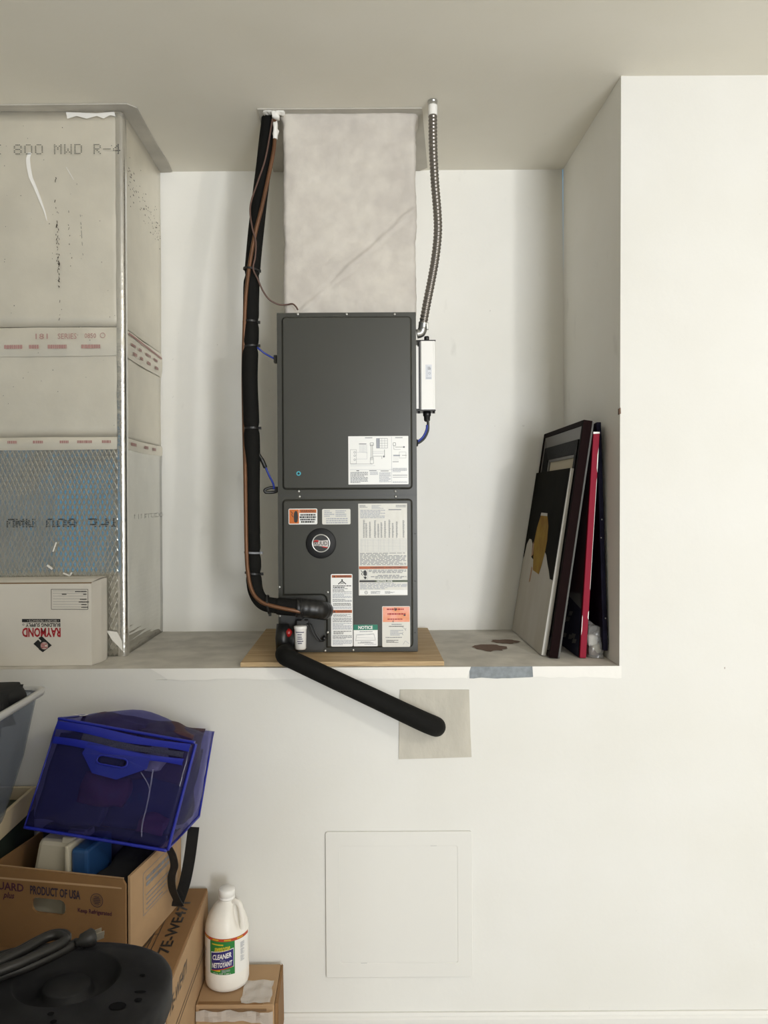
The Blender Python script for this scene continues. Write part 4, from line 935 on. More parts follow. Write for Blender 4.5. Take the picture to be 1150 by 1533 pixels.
# navy canvas against the wall
e, fnp = lean('navy_canvas', 'tall dark navy canvas leaning on the right recess wall, rightmost picture', 'painting', P(912, 975, 2.31).x - .003, P(905.5, 632, 2.31).x + .001, 2.31 - D, 2.31 - D + .46, .69, .02, math.radians(3.2))
slab(fnp, 0, 1, 0, 1, .0, .014).build('canvas', M_navy, e, bevel=.0015)
for t_, d_ in ((.57, .004), (.49, .008), (.14, .002)):
    c = fnp(-.003, t_, d_ + .003); MB().lathe([(.0001, .0016), (.002, .0012), (.002, -.001)], c, 8, axis='Y').build('staple', M_screw, e)
# bag of pine cones
pc = thing('plastic_bag', 'small crumpled clear plastic bag with odds and ends behind red edge', 'bag', P(890, 985, 2.35))
c = P(892, 968, 2.345)
vs, fs, _t = softbox([(c.x - .026, c.y - .02, LEDGE + .001), (c.x + .017, c.y - .022, LEDGE + .001), (c.x + .027, c.y - .01, LEDGE + .085), (c.x - .022, c.y - .005, LEDGE + .10), (c.x - .026, c.y + .06, LEDGE + .001), (c.x + .014, c.y + .06, LEDGE + .001), (c.x + .012, c.y + .05, LEDGE + .07), (c.x - .022, c.y + .05, LEDGE + .11)], 9, (.006, .004, .004, .004, .006, 0), .012, 45, 3)
for v in vs: v.z = max(v.z, LEDGE + .001)
MB().add(vs, fs, 0, False).build('film', vinyl('clear_film', (.85, .85, .83), (.45, .44, .42), .32, .1), pc)
for dx, dz, rr, m in ((-.008, .05, .014, M_trimw), (.006, .026, .013, M_beige), (.0, .017, .012, M_brown), (.010, .062, .011, M_inkg)):
    cc = Vector((c.x + dx, c.y + .015, LEDGE + dz)); vv, ff, _t = softbox([cc + Vector((a_ * rr, b_ * rr, g_ * rr)) for b_ in (-1, 1) for a_, g_ in ((-1, -1), (1, -1), (1, 1), (-1, 1))], 5, (.004,) * 6, .004, 60, dx * 99)
    MB().add(vv, ff, 0, True).build('content', m, pc)

# ------------------------------------------------------------------ bottom left: green box, storage bin
gb = thing('green_box', 'dark green box with cream top edge under the clear storage bin', 'box', (-1.15, -.25, 0))
gz = .765
MB().box(-1.45, -.948, -.47, -.02, 0.0005, gz - .035).build('body', M_dgreen, gb, bevel=.006)
for x0_, x1_, y0_, y1_ in ((-.956, -.946, -.475, -.015), (-1.452, -1.442, -.475, -.015), (-1.442, -.956, -.475, -.465), (-1.442, -.956, -.025, -.015)):
    MB().box(x0_, x1_, y0_, y1_, gz - .06, gz).build('rim_board', M_cream, gb, bevel=.002)
sb = thing('storage_bin', 'translucent plastic storage bin at left edge, filled with black cloth', 'bin', (-1.1, -.2, gz))
bz1 = P(30, 1050, 1.91).z
def binring(z, ins): return [Vector((x, y, z)) for x, y in rrect(-1.42 + ins, -.853 - ins, -.60 + ins * .6, -.175 - ins * .8, .045, 5)]
mb = MB(); lv = [(gz + .001, .072), (gz + .018, .066), (gz + (bz1 - gz) * .5, .03), (bz1 - .02, .006), (bz1 - .004, .004)]
mb.rings([binring(z, i) for z, i in lv] + [binring(z, i + .003) for z, i in lv[::-1][:-1]], cap0=True, cap1=False)
mb.build('shell', M_bin, sb)
mb = MB(); mb.rings([binring(bz1 - .010, -.002), binring(bz1 - .010, -.010), binring(bz1 + .004, -.012), binring(bz1 + .006, -.006), binring(bz1 + .004, .003), binring(bz1 - .010, .004)], cap0=False, cap1=False)
mb.build('rim', M_rim, sb)
for k, (x0_, x1_, y0_, y1_, z0_, z1_, m) in enumerate(((-1.30, -.945, -.50, -.24, gz + .0, bz1 - .08, M_dnavy), (-.965, -.938, -.30, -.26, gz + .03, gz + .16, M_trimw), (-.96, -.934, -.36, -.31, gz + .05, gz + .20, M_maroon))):
    vs, fs, _t = softbox([(x0_, y0_, z0_), (x1_, y0_, z0_), (x1_, y0_, z1_), (x0_, y0_, z1_), (x0_, y1_, z0_), (x1_, y1_, z0_), (x1_, y1_, z1_), (x0_, y1_, z1_)], 8, (.003,) * 6, .012, 14, k)
    MB().add(vs, fs, 0, True).build('content', m, sb)
bc = thing('black_jacket', 'folded black jacket heaped in the storage bin at left edge', 'clothing', (-1.0, -.3, bz1 - .08))
for k, (x0_, x1_, y0_, y1_, z0_, z1_) in enumerate(((-1.34, -.90, -.46, -.25, bz1 - .075, bz1 + .022), (-1.2, -.885, -.36, -.235, bz1 - .01, bz1 + .032), (-1.3, -.925, -.38, -.26, bz1 + .02, bz1 + .058))):
    vs, fs, _t = softbox([(x0_, y0_, z0_), (x1_, y0_, z0_), (x1_ - .01, y0_ + .03, z1_), (x0_, y0_ + .03, z1_), (x0_, y1_, z0_), (x1_, y1_, z0_), (x1_, y1_, z1_), (x0_, y1_, z1_)], 16, (.018, .012, .014, .014, .022, 0), .036, 13, k * 3.1 + 1)
    MB().add(vs, fs, 0, True).build('fold', M_cloth, bc)

# ------------------------------------------------------------------ brown cartons
lw = thing('long_carton', 'long brown carton lettered 7E-WE471 on top, standing against the wall', 'box', (-.7, -.25, 0))
lx0, lx1, ly0, ly1, lz = -.935, -.457, -.483, -.012, .4685
MB().box(lx0, lx1, ly0, ly1, .0005, lz).build('carton', M_card, lw, bevel=.003)
MB().box(lx1 - .0005, lx1 + .0025, ly0 + .01, ly1 - .01, .0005, lz - .004).build('side_panel', M_card2, lw)
MB().box(lx1 - .17, lx1 - .012, ly0 - .002, ly0 + .001, .02, lz - .035).build('end_flap', M_card2, lw)
p = Print(plane_fn((lx1, ly0, lz + .0008), (-1, 0, 0), (0, 1, 0), (0, 0, 1)), [M_ink, M_cardin])
# lettering runs towards the wall
p2 = Print(lambda u, v, L: Vector((lx1 - v, ly0 + u, lz + .0008 + .0003 * L)), [M_ink, M_cardin])
p2.text('7E-WE471', .150, .030, .392, .060, 0, bold=.02); p2.line([(.0, .078), (.47, .078)], .0022, 0); p2.line([(.0, .090), (.47, .090)], .0022, 0)
for u in (.08, .12, .15, .235, .33, .4): p2.line([(u, .078), (u, .090)], .0025, 0)
p2.q(.13, .079, .165, .089, 0)
for u0_ in (.11, .17): p2.line([(u0_ + .03 * math.cos(a * .6) + .004 * a, .13 + .012 * math.sin(a * .6) - .003 * a) for a in range(-2, 10)], .0035, 0)
p2.build('print', lw)
p3 = Print(lambda u, v, L: Vector((lx1 + .0028 + .0003 * L, ly0 + u, v)), [M_ink])
p3.text('7E-WE471', .03, lz - .075, .20, lz - .04, 0, bold=.01, shear=.2); p3.line([(.01, lz - .13), (.42, lz - .13)], .003); p3.line([(.01, lz - .145), (.42, lz - .145)], .003)
p3.build('print', lw)
p4 = Print(lambda u, v, L: Vector((lx1 - u, ly0 - .0025 - .0003 * L, v)), [M_ink, M_card2])
p4.q(.018, lz - .22, .030, lz - .08, 0); p4.q(.0205, lz - .14, .0275, lz - .09, 1, 2); p4.q(.0225, lz - .21, .0255, lz - .20, 1, 2); p4.q(.02, lz - .035, .10, lz - .028, 0)
p4.build('print', lw)
mb = MB(); mb.add([(lx1 - .05, ly0 - .001, lz - .012), (lx1 + .003, ly0 - .001, lz - .014), (lx1 + .003, ly0 + .03, lz + .001), (lx1 - .02, ly0 + .035, lz + .0015), (lx1 - .05, ly0 + .02, lz + .001)], [(0, 1, 2, 3, 4)])
mb.build('torn_tape', M_clear, lw, recalc=False)

lc = thing('low_carton', 'low brown carton with torn tape under the cleaner jug', 'box', (-.35, -.1, 0))
cz = .252
cx0, cx1, cy0, cy1 = -.453, -.246, -.195, -.016
MB().box(cx0, cx1, cy0, cy1, .0005, cz).build('carton', M_card2, lc, bevel=.003)
MB().hexa([(cx1 + .001, cy0 + .004, .12), (cx1 + .012, cy0 + .0, .11), (cx1 + .010, cy0 + .012, cz - .004), (cx1 + .001, cy0 + .01, cz - .002), (cx1 + .001, cy1, .1), (cx1 + .008, cy1 - .01, .1), (cx1 + .006, cy1 - .01, cz + .002), (cx1 + .001, cy1, cz + .002)]).build('side_flap', M_card, lc)
MB().box(cx0 + .01, cx1 - .02, cy0 - .0025, cy0 + .0, cz - .015, cz - .010).build('flap_gap', M_cardin, lc)
def crumple(name, x0_, x1_, y0_, y1_, zf, m, par, n=14, amp=.004, seed=1):
    vs = []
    for i in range(n + 1):
        for j in range(n + 1):
            x = x0_ + (x1_ - x0_) * i / n; y = y0_ + (y1_ - y0_) * j / n; q = Vector((x * 40, y * 40, seed)); vs.append((x + .006 * noise.noise(q * 1.3), y + .003 * noise.noise(q + Vector((9, 0, 0))), zf(x, y) + amp * (.6 + noise.noise(q))))
    return MB().add(vs, [(i * (n + 1) + j, (i + 1) * (n + 1) + j, (i + 1) * (n + 1) + j + 1, i * (n + 1) + j + 1) for i in range(n) for j in range(n)]).build(name, m, par, recalc=False)
M_wtape = mat('crumpled_tape', (.62, .57, .52), .3, alpha=.7, spec=.6)
def front(zz0, zz1):
    vs = []; n = 18
    for i in range(n + 1):
        for j in range(7):
            x = cx0 + .002 + (cx1 - .004 - cx0) * i / n; z = zz0 + (zz1 - zz0) * j / 6; q = Vector((x * 45, z * 60, 3))
            vs.append((x, cy0 - .006 - .004 * noise.noise(q) - (.004 if i > 14 else 0), z + .006 * noise.noise(q * .7) - (max(0, i - 15) * .010 if j < 3 else 0)))
    MB().add(vs, [(i * 7 + j, (i + 1) * 7 + j, (i + 1) * 7 + j + 1, i * 7 + j + 1) for i in range(n) for j in range(6)]).build('crumpled_tape', M_wtape, lc, recalc=False)
front(cz - .040, cz - .012)
crumple('crumpled_tape', cx1 - .09, cx1 - .012, cy0 + .002, cy0 + .10, lambda x, y: cz + .001, M_clear, lc, seed=5)
MB().box(cx0 + .006, cx1 - .03, cy0 + .002, cy0 + .012, cz, cz + .002).build('flap_ridge', M_card, lc)

# ------------------------------------------------------------------ cleaner jug
jg = thing('cleaner_jug', 'white plastic jug of cleaner with green label on the low carton', 'bottle', P(341, 1470, 2.13))
jc = P(340.5, 1468, 2.125); jc.z = cz + .0025
R = .0595
prof = [(.0001, .0), (.050, .0), (.057, .004), (R, .014), (R, .052), (R - .0006, .054), (R - .0006, .142), (R, .144), (R, .150), (.0585, .162), (.054, .178), (.047, .193), (.037, .208), (.027, .219), (.0205, .225), (.0185, .230), (.0185, .238)]
seg = 56; mb = MB(); rg = []
for i, (r_, h_) in enumerate(prof):
    ring = []
    for k in range(seg):
        a_ = 2 * math.pi * k / seg; rr = r_
        if .150 < h_ < .226:      # thumb hollow on the handle side
            d_ = math.atan2(math.sin(a_ - math.radians(-25)), math.cos(a_ - math.radians(-25)))
            wgt = math.exp(-(d_ / .50) ** 2) * math.sin(math.pi * min(1, (h_ - .150) / .072)) ** .7
            rr *= 1 - .52 * wgt
        ring.append(jc + Vector((rr * math.cos(a_), rr * math.sin(a_), h_)))
    rg.append(ring)
mb.rings(rg); mb.build('body', M_jug, jg)
MB().lathe([(.0001, .256), (.0205, .2555), (.0222, .253), (.0222, .238), (.0208, .237), (.0208, .2345), (.0225, .233), (.0225, .229), (.018, .2285)], jc, 36).build('cap', M_white, jg)
ha = math.radians(-25); hd = Vector((math.cos(ha), math.sin(ha), 0))
MB().tube(spline([jc + hd * r_ + Vector((0, 0, h_)) for r_, h_ in ((.016, .218), (.030, .224), (.0415, .218), (.047, .200), (.050, .180), (.0515, .160), (.050, .150))], 8), .0078, 14).build('handle', M_jug, jg)
GR = mat('label_green', (.02, .20, .04), .4); NV = mat('label_navy', (.025, .02, .16), .4); YL = mat('label_yellow', (.65, .50, .03), .4); RD = mat('label_red', (.48, .06, .02), .4)
jl = Print(lambda u, v, L: jc + Vector(((R + .0006 + .0003 * L) * math.sin(u / R - .07), -(R + .0006 + .0003 * L) * math.cos(u / R - .07), v)), [M_white, GR, NV, YL, RD, M_ink, M_inkl], un=34)
jl.q(-.085, .050, .085, .148, 0, 0); jl.build('label_sheet', jg); jl = Print(jl.fn, jl.mats, un=28)
jl.q(-.085, .140, .085, .148, 4, 1)
for u in (-.052, -.018, .015, .05): jl.rows(u - .008, .1425, u + .010, .1460, 1, 3, L=2, fill=.9, short=1.5)
jl.q(-.035, .052, .035, .1405, 1, 1)
jl.rows(-.028, .130, -.002, .134, 1, 3, L=2, fill=.9, short=1.5); jl.text('awesome', -.020, .114, .022, .126, 3, 2, bold=.02, shear=.3, skew=.006)
def par(u0, v0, u1, v1, sk, mi, L):
    n = 8
    for i in range(n):
        a_, b_2 = i / n, (i + 1) / n; ua_, ub_ = u0 + (u1 - u0) * a_, u0 + (u1 - u0) * b_2
        jl.poly([(ua_, v0 + sk * (a_ - .5)), (ub_, v0 + sk * (b_2 - .5)), (ub_, v1 + sk * (b_2 - .5)), (ua_, v1 + sk * (a_ - .5))], mi, L)
par(-.031, .066, .032, .116, .012, 0, 2); par(-.030, .0675, .031, .114, .012, 2, 3); par(-.028, .066, .029, .0685, .012, 4, 4)
jl.text('CLEANER', -.026, .094, .026, .108, 0, 4, bold=.03, shear=.15, skew=.010); jl.text('NETTOYANT', -.028, .072, .028, .086, 0, 4, bold=.03, shear=.15, skew=.010)
jl.rows(-.004, .0885, .022, .092, 1, 6, L=4)
jl.q(-.030, .0605, -.004, .0645, 3, 2); jl.rows(.0, .057, .022, .066, 3, 6, L=2); jl.text('64 FL OZ  1.89 L', -.024, .0535, .024, .0565, 0, 2)
for j in range(3): jl.rows(.052, .078 + .018 * j, .066, .094 + .018 * j, 8, 6)
jl.rows(-.075, .075, -.055, .11, 8, 6)
jl.build('label_print', jg)
q = jc + Vector((-.012, -.036, .196)); MB().lathe([(.0001, .001), (.0025, .0005), (.0025, -.002)], q, 8, axis='Y').build('dirt_spot', M_brown, jg)

# ------------------------------------------------------------------ fruit carton, open
ft = thing('fruit_carton', 'open brown produce carton printed PRODUCT OF USA on long carton', 'box', (-.75, -.25, lz))
fc0 = P(190, 1318, 1.85); ang = math.radians(12)
fz_b, fz_t = lz + .0012, fc0.z; fh = fz_t - fz_b
ex = Vector((-math.cos(ang), math.sin(ang), 0)); ey = Vector((math.sin(ang), math.cos(ang), 0)); fo = Vector((fc0.x, fc0.y, fz_b))
FW, FD, TH = .375, .29, .006
def fp(u, d, z): return fo + ex * u + ey * d + Vector((0, 0, z))
hl = rrect(.165, .258, fh - .103, fh - .066, .016, 6)
vs, fs = shape2d([[(.004, 0), (FW, 0), (FW, fh), (.012, fh), (.004, fh - .012)], hl[::-1]], TH)
MB().add([fp(v.x, TH / 2 + v.z, v.y) for v in vs], fs).build('front_wall', M_card, ft)
def wallq(u0, u1, d0, d1, name, m, top=fh): return MB().hexa([fp(u0, d0, 0), fp(u1, d0, 0), fp(u1, d0, top), fp(u0, d0, top), fp(u0, d1, 0), fp(u1, d1, 0), fp(u1, d1, top), fp(u0, d1, top)]).build(name, m, ft)
wallq(-.002, .004, .012, FD, 'side_wall', M_card2, fh + .004); wallq(FW - TH, FW, TH, FD, 'side_wall', M_card); wallq(.004, FW - TH, FD - TH, FD, 'back_wall', M_card); wallq(.004, FW - TH, TH, FD - TH, 'bottom', M_cardin, .005)
MB().hexa([fp(.014, -.001, fh - .022), fp(FW, -.001, fh - .030), fp(FW, .006, fh + .001), fp(.014, .006, fh + .001), fp(.014, .007, fh - .020), fp(FW, .007, fh - .020), fp(FW, .012, fh), fp(.014, .012, fh)]).build('folded_edge', M_card2, ft)
p = Print(lambda u, v, L: fp(u, -.0006 - .0003 * L, v), [mat('ink_indigo', (.025, .015, .03), .6), mat('ink_plum', (.06, .012, .03), .6)])
p.text('PRODUCT OF USA', .262, fh - .059, .124, fh - .037, 0, bold=.03)
p.text('GUARD', .372, fh - .056, .280, fh - .036, 1, bold=.02); p.text('plus', .338, fh - .080, .306, fh - .060, 1, bold=.02, shear=.3); p.rows(.368, fh - .097, .300, fh - .083, 2, 1, fill=.7, short=1.3)
cc_ = (.080, fh - .056); p.circ(cc_[0], cc_[1], .017, 0, r0=.0155); p.circ(cc_[0], cc_[1], .0125, 0, r0=.0118)
for k in range(5): w_ = (.006, .009, .010, .009, .006)[k]; p.q(cc_[0] - w_, cc_[1] - .009 + k * .004, cc_[0] + w_, cc_[1] - .0068 + k * .004, 0)
p.text('Keep Refrigerated', .131, fh - .093, .040, fh - .079, 1, bold=.02)
p.build('print', ft)
p = Print(lambda u, v, L: fp(-.0025 - .0003 * L, u, v), [M_inkg, M_inkl])
p.frame(.075, fh - .125, .26, fh - .02, .0016, 0); p.rows(.09, fh - .062, .235, fh - .032, 2, 0, fill=.6)
for k in range(4): p.line([(.09, fh - .080 - .012 * k), (.24 - .02 * k, fh - .080 - .012 * k)], .003, 0)
p.build('print', ft)
# things in the carton
lb_ = thing('lunch_cooler', 'beige and blue plastic lunch cooler poking out of the open carton', 'cooler', fp(.22, .1, .005))
def cool(x0p, x1p, m, name, d0, d1, topin): 
    a_, c_ = P(x0p, 1300, 1.97), P(x1p, 1300, 1.97)
    return a_.x, c_.x
zc_t = P(60, 1249, 2.0).z
def cbox(u0, u1, d0, d1, z0, z1, tin, name, m, bev=.006):
    MB().hexa([fp(u0, d0, z0), fp(u1, d0, z0), fp(u1 - tin, d0 + tin * .8, z1), fp(u0, d0 + tin * .8, z1), fp(u0, d1, z0), fp(u1, d1, z0), fp(u1 - tin, d1 - tin * .4, z1), fp(u0, d1 - tin * .4, z1)]).build(name, m, lb_, bevel=bev)
ctop = zc_t - fz_b
cbox(.192, .318, .035, .15, .006, ctop, .035, 'shell', M_beige, .012)
cbox(.178, .190, .033, .155, .006, ctop + .004, .0, 'collar', M_beige, .004)
cbox(.130, .176, .040, .16, .006, ctop - .005, .0, 'lid', M_bluep, .008)
MB().hexa([fp(.186, .062, ctop - .004), fp(.216, .062, ctop - .004), fp(.216, .066, ctop + .010), fp(.186, .066, ctop + .010), fp(.186, .085, ctop), fp(.216, .085, ctop), fp(.216, .085, ctop + .010), fp(.186, .085, ctop + .010)]).build('latch', M_beige, lb_, bevel=.002)
MB().hexa([fp(.176, .098, ctop), fp(.222, .098, ctop), fp(.222, .098, ctop + .012), fp(.176, .098, ctop + .012), fp(.176, .118, ctop), fp(.222, .118, ctop), fp(.222, .118, ctop + .012), fp(.176, .118, ctop + .012)]).build('hinge', M_beige, lb_, bevel=.003)
dk = thing('dark_cloth', 'dark cloth bundle filling the open produce carton', 'clothing', fp(.07, .18, .006))
vs, fs, _t = softbox([fp(.022, .03, .024), fp(.115, .03, .024), fp(.115, .04, fh - .03), fp(.022, .04, fh - .045), fp(.022, FD - .03, .024), fp(.115, FD - .03, .024), fp(.115, FD - .03, fh + .0), fp(.022, FD - .03, fh - .005)], 12, (0,) * 6, .014, 14, 4)
MB().add(vs, fs, 0, True).build('bundle', M_cloth, dk)
vs, fs, _t = softbox([fp(.12, .175, .024), fp(FW - .03, .175, .024), fp(FW - .03, .18, fh + .02), fp(.12, .18, fh - .0), fp(.12, FD - .03, .024), fp(FW - .03, FD - .03, .024), fp(FW - .03, FD - .03, fh + .02), fp(.12, FD - .03, fh + .0)], 10, (0,) * 6, .012, 14, 6)
MB().add(vs, fs, 0, True).build('bundle', M_dnavy, dk)

# ------------------------------------------------------------------ blue vinyl bag
bg = thing('vinyl_bag', 'see-through blue vinyl zip bag full of dark clothes on the open carton', 'bag', P(160, 1260, 2.05))
C8 = [P(37, 1237, 1.955), P(250, 1272, 1.905), P(292, 1113, 1.95), P(88, 1077, 2.02), P(62, 1205, 2.15), P(298, 1222, 2.165), P(319, 1096, 2.17), P(118, 1074, 2.17)]
vs, fs, tri = softbox(C8, 16, (.018, .004, .016, .022, .042, .006), .010, 9, 2)
MB().add(vs, fs, 0, True).build('skin', [M_vinyl], bg, recalc=True)
def edge_tube(pts, r_, name='piping'): MB().tube(spline(pts, 6), r_, 8).build(name, M_piping, bg)
def fpt(a_, g_, out=.0): 
    p_ = tri(a_, 0, g_); dxv = (C8[1] - C8[0]).normalized(); dzv = (C8[3] - C8[0]).normalized(); dyv = dxv.cross(dzv)
    if dyv.y > 0: dyv = -dyv
    return p_ + dyv * (.018 * math.sin(math.pi * a_) * math.sin(math.pi * g_) + out)
ed = lambda a_, b_2, c_: [tri(*x) for x in (a_, b_2, c_)]
edge_tube([tri(i / 6, 0, 0) + Vector((0, -.003, -.001)) for i in range(7)], .0042); edge_tube([tri(i / 6, 0, 1) + Vector((0, -.002, .003)) for i in range(7)], .004)
edge_tube([tri(1, 0, i / 6) + Vector((.003, -.003, 0)) for i in range(7)], .004); edge_tube([tri(0, 0, i / 6) for i in range(7)], .002)
edge_tube([tri(1, 1, i / 6) for i in range(7)], .003); edge_tube([tri(1, i / 4, 0) for i in range(5)], .0035)
edge_tube([tri(0, i / 4, 1) + Vector((0, 0, .003)) for i in range(5)], .003)
def strip(g0, g1, a0, a1, out, name, m, n=18):
    vs = []
    for i in range(n + 1):
        a_ = a0 + (a1 - a0) * i / n
        vs += [fpt(a_, g0 + .01 * math.sin(a_ * 9), out), fpt(a_, (g0 + g1) / 2, out + .003), fpt(a_, g1 + .012 * math.sin(a_ * 7), out)]
    MB().add(vs, [(3 * i + j, 3 * i + 3 + j, 3 * i + 4 + j, 3 * i + 1 + j) for i in range(n) for j in range(2)], 0, True).build(name, m, bg, recalc=False)
strip(.91, .985, .01, .98, .008, 'zip_band', M_piping); strip(.845, .905, .22, .95, .007, 'mesh_strip', M_mesh); strip(.775, .84, .02, .96, .008, 'lower_band', M_piping)
hx = [(.28, .845), (.74, .83), (.74, .70), (.56, .56), (.38, .58), (.265, .74)]
hh = rrect(.385, .60, .675, .755, .035, 6)
vs, fs = shape2d([hx, hh[::-1]])
MB().add([fpt(v.x, v.y, .0105) for v in vs], fs).build('handle_plate', M_plate, bg, recalc=False)
rim = [fpt(x, y, .012) for x, y in hh]; MB().tube(rim + [rim[0]], .0022, 6, caps=False).build('handle_rim', M_piping, bg)
# contents seen through the vinyl
for k, (a0, a1, b0, b1, g0, g1, m) in enumerate(((.04, .50, .12, .9, .05, .86, M_dnavy), (.42, .96, .25, .9, .05, .80, M_dnavy), (.30, .62, .06, .3, .28, .56, M_maroon), (.55, .95, .2, .85, .55, 1.04, mat('brown_cloth', (.055, .022, .03), .85, bump=.4, bscale=18)), (.12, .6, .25, .9, .72, 1.06, mat('plum_cloth', (.06, .03, .06), .85, bump=.4, bscale=18)), (.74, .93, .08, .3, .08, .20, M_maroon), (.70, .80, .05, .2, .66, .86, M_beige))):
    vs, fs, _t = softbox([tri(a_, b_2, g_) for b_2 in (b0, b1) for a_, g_ in ((a0, g0), (a1, g0), (a1, g1), (a0, g1))], 14, (.008, .006, .006, .008, .014, .004), .018, 13, k * 2.3)
    MB().add(vs, fs, 0, True).build('content', m, bg)
M_crease_hilite = vinyl('crease_highlight_vinyl', (.8, .8, .92), (.40, .40, .55), .22, .12)  # paler vinyl for thin ridges that stand in for glossy crease highlights
for pts, r_ in ((((.775, .70), (.79, .55), (.80, .38), (.80, .20), (.815, .08)), .0022), (((.70, .66), (.76, .58), (.79, .52)), .0016)):
    MB().tube(spline([fpt(a_, g_, .0035) for a_, g_ in pts], 6), r_, 7).build('crease_highlight', M_crease_hilite, bg)
p = Print(lambda u, v, L: tri(u, 0, 1) * (1 - v) + tri(u, 1, 1) * v + Vector((0, 0, .018 + .0004 * L)), [M_trimw, M_piping])
p.poly([(.08, .10), (.17, .12), (.15, .55)], 0, 1); p.poly([(.10, .17), (.155, .18), (.143, .42)], 1, 2); p.build('triangle_mark', bg)
# webbing strap hanging from the bag
def ribbon(pts, w, wd, name, m, par_, th=.0016):
    pts = spline(pts, 10); ring = []
    for i, q in enumerate(pts):
        wv = wd(i / (len(pts) - 1)).normalized() * w / 2; tv = (pts[min(i + 1, len(pts) - 1)] - pts[max(i - 1, 0)]).normalized(); nv = tv.cross(wv).normalized() * th / 2
        ring.append([q - wv - nv, q + wv - nv, q + wv + nv, q - wv + nv])
    return MB().rings(ring, smooth=False).build(name, m, par_)
ribbon([P(*q) for q in ((290, 1238, 2.10), (287, 1262, 2.09), (283, 1290, 2.085), (277, 1320, 2.08), (270, 1342, 2.075), (264, 1357, 2.07))], .036, lambda t_: Vector((.9, -.35, .1)), 'strap', M_web, bg)
ribbon([P(*q) for q in ((252, 1268, 2.0), (258, 1280, 2.0), (261, 1296, 2.01), (257, 1312, 2.025), (258, 1330, 2.045), (264, 1345, 2.055), (270, 1356, 2.062))], .030, lambda t_: Vector((.75, -.5, .2)), 'strap', M_web, bg)

# ------------------------------------------------------------------ waste bin with black lid and the cord on it
wbn = thing('waste_bin', 'pale ribbed bin with dusty black lid in the bottom left corner', 'bin', P(75, 1480, 1.35) * 1)
BZ = 1.35; bc_ = P(75, 1480, BZ); bx, by, bz = bc_.x, bc_.y, bc_.z
ax_, ay_ = 176 * BZ / F, 84 * BZ * BZ / (F * (H - bz))
def sell(rx, ry, z, n=72, e=2.6, cx=0, cy=0, rib=0):
    out = []
    for k in range(n):
        a_ = 2 * math.pi * k / n; ca, sa = math.cos(a_), math.sin(a_); f_ = (abs(ca) ** e + abs(sa) ** e) ** (-1 / e) * (1 + rib * (1 if k % 3 == 0 else 0))
        out.append(Vector((bx + cx + rx * f_ * ca, by + cy + ry * f_ * sa, z)))
    return out
hcx, hcy = (89 - 75) * BZ / F, (1480 - 1462) * BZ * BZ / (F * (H - bz))
rx_, ry_ = 79 * BZ / F, 44 * BZ * BZ / (F * (H - bz))
def hell(k_, z): return sell(rx_ * k_, ry_ * k_, z, e=2.0, cx=hcx, cy=hcy)
mb = MB(); mb.rings([sell(ax_ - .006, ay_ - .006, bz - .055), sell(ax_, ay_, bz - .050), sell(ax_, ay_, bz - .012), sell(ax_ - .004, ay_ - .004, bz - .005), sell(ax_ - .012, ay_ - .012, bz - .001), sell(ax_ - .026, ay_ - .024, bz)] + [hell(1.04, bz + .001), hell(1.0, bz - .002), hell(.9, bz - .022), hell(.62, bz - .030), hell(.47, bz - .029), hell(.46, bz - .016), hell(.43, bz - .0135), hell(.1, bz - .013)])
mb.build('lid', M_lid, wbn)
mb = MB(); mb.rings([sell(ax_ - .035, ay_ - .035, .001, rib=.006), sell(ax_ - .012, ay_ - .012, bz - .06, rib=.006), sell(ax_ - .010, ay_ - .010, bz - .045, rib=.0)], smooth=False)
mb.build('body', M_binb, wbn)
p = Print(lambda u, v, L: Vector((bx + u, by + v, bz + .0012 + .0003 * L)), [mat('wet_patch', (.004, .004, .005), .8, spec=.1)])
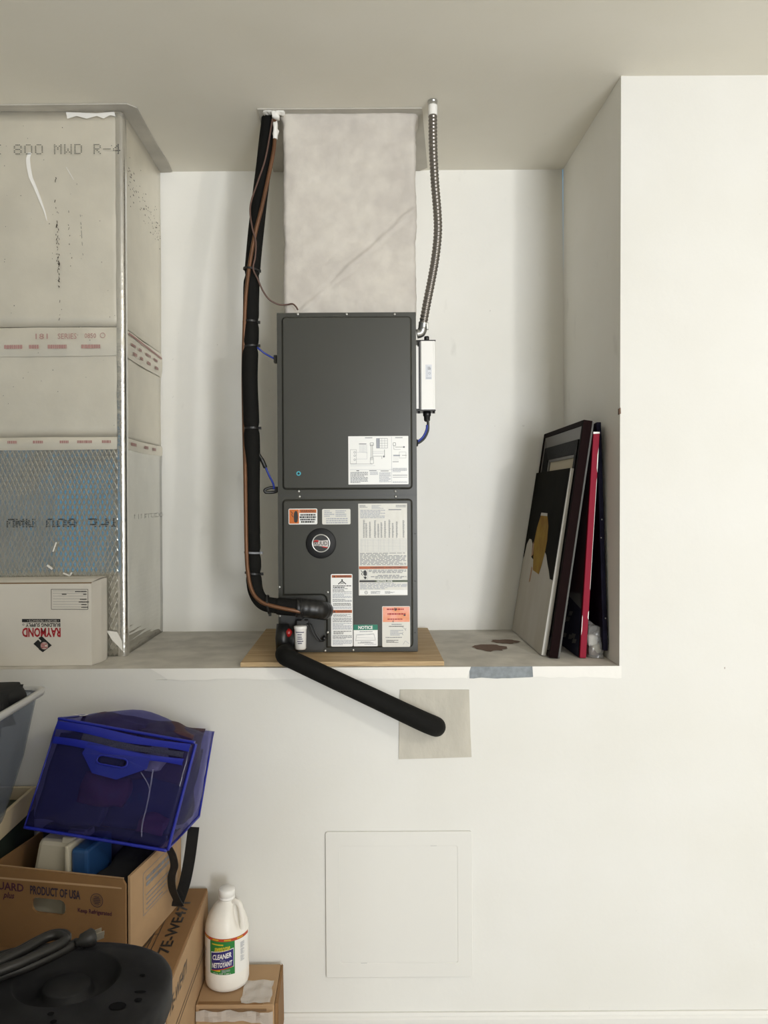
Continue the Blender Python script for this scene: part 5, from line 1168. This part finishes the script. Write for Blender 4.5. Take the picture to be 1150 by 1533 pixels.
for px, py, rx2, ry2 in ((176, 1505, 13, 6), (210, 1484, 9, 2), (207, 1496, 6, 3), (76, 1516, 5, 3), (80, 1528, 5, 3), (213, 1459, 4, 2)):
    q = P(px, py, (H - bz) * F / (py - CY)); Zq = q.y + D
    p.circ(q.x - bx, q.y - by, rx2 * Zq / F, 0, n=14, ay=ry2 / rx2 * Zq / (H - bz))
p.build('wet_spot', wbn)
pcd = thing('extension_cord', 'looped black power cord with plug lying on the black bin lid', 'extension cord', (bx, by, bz + .01))
def lp(px, py, up=.012): Zq = (H - bz - up) * F / (py - CY); return P(px, py, Zq)
for k, pts in enumerate(([(-60, 1490), (0, 1462), (40, 1448), (80, 1430), (105, 1417), (116, 1411)], [(-60, 1478), (0, 1452), (40, 1438), (70, 1422), (95, 1410), (100, 1402), (92, 1398), (75, 1400), (50, 1412), (20, 1428), (-20, 1444), (-60, 1462)], [(-60, 1470), (0, 1440), (40, 1420), (66, 1405), (84, 1400), (96, 1404), (92, 1412), (60, 1428), (30, 1442), (-10, 1458), (-60, 1482)])):
    MB().tube(spline([lp(x, y, .012 + .008 * k) for x, y in pts], 8), .0088, 10).build('cable', M_cord, pcd)
a_, b_2 = lp(112, 1413, .018), lp(141, 1402, .018)
MB().tube([a_, a_.lerp(b_2, .25), a_.lerp(b_2, .35), a_.lerp(b_2, .9), b_2], [.006, .0075, .013, .0165, .014], 14).build('plug', M_cord, pcd)
d_ = (b_2 - a_).normalized(); sdv = Vector((-d_.y, d_.x, 0))
for k, (o_, zz, l_) in enumerate(((.007, .004, .017), (-.007, .004, .017), (0, -.006, .019))):
    c_ = b_2 + sdv * o_ + Vector((0, 0, zz)); e_ = c_ + d_ * l_
    MB().hexa([c_ + Vector((0, 0, -.0035)) - sdv * .001, e_ + Vector((0, 0, -.0035)) - sdv * .001, e_ + Vector((0, 0, .0035)) - sdv * .001, c_ + Vector((0, 0, .0035)) - sdv * .001, c_ + Vector((0, 0, -.0035)) + sdv * .001, e_ + Vector((0, 0, -.0035)) + sdv * .001, e_ + Vector((0, 0, .0035)) + sdv * .001, c_ + Vector((0, 0, .0035)) + sdv * .001]).build('prong', M_brass, pcd)
bpy.context.view_layer.update()
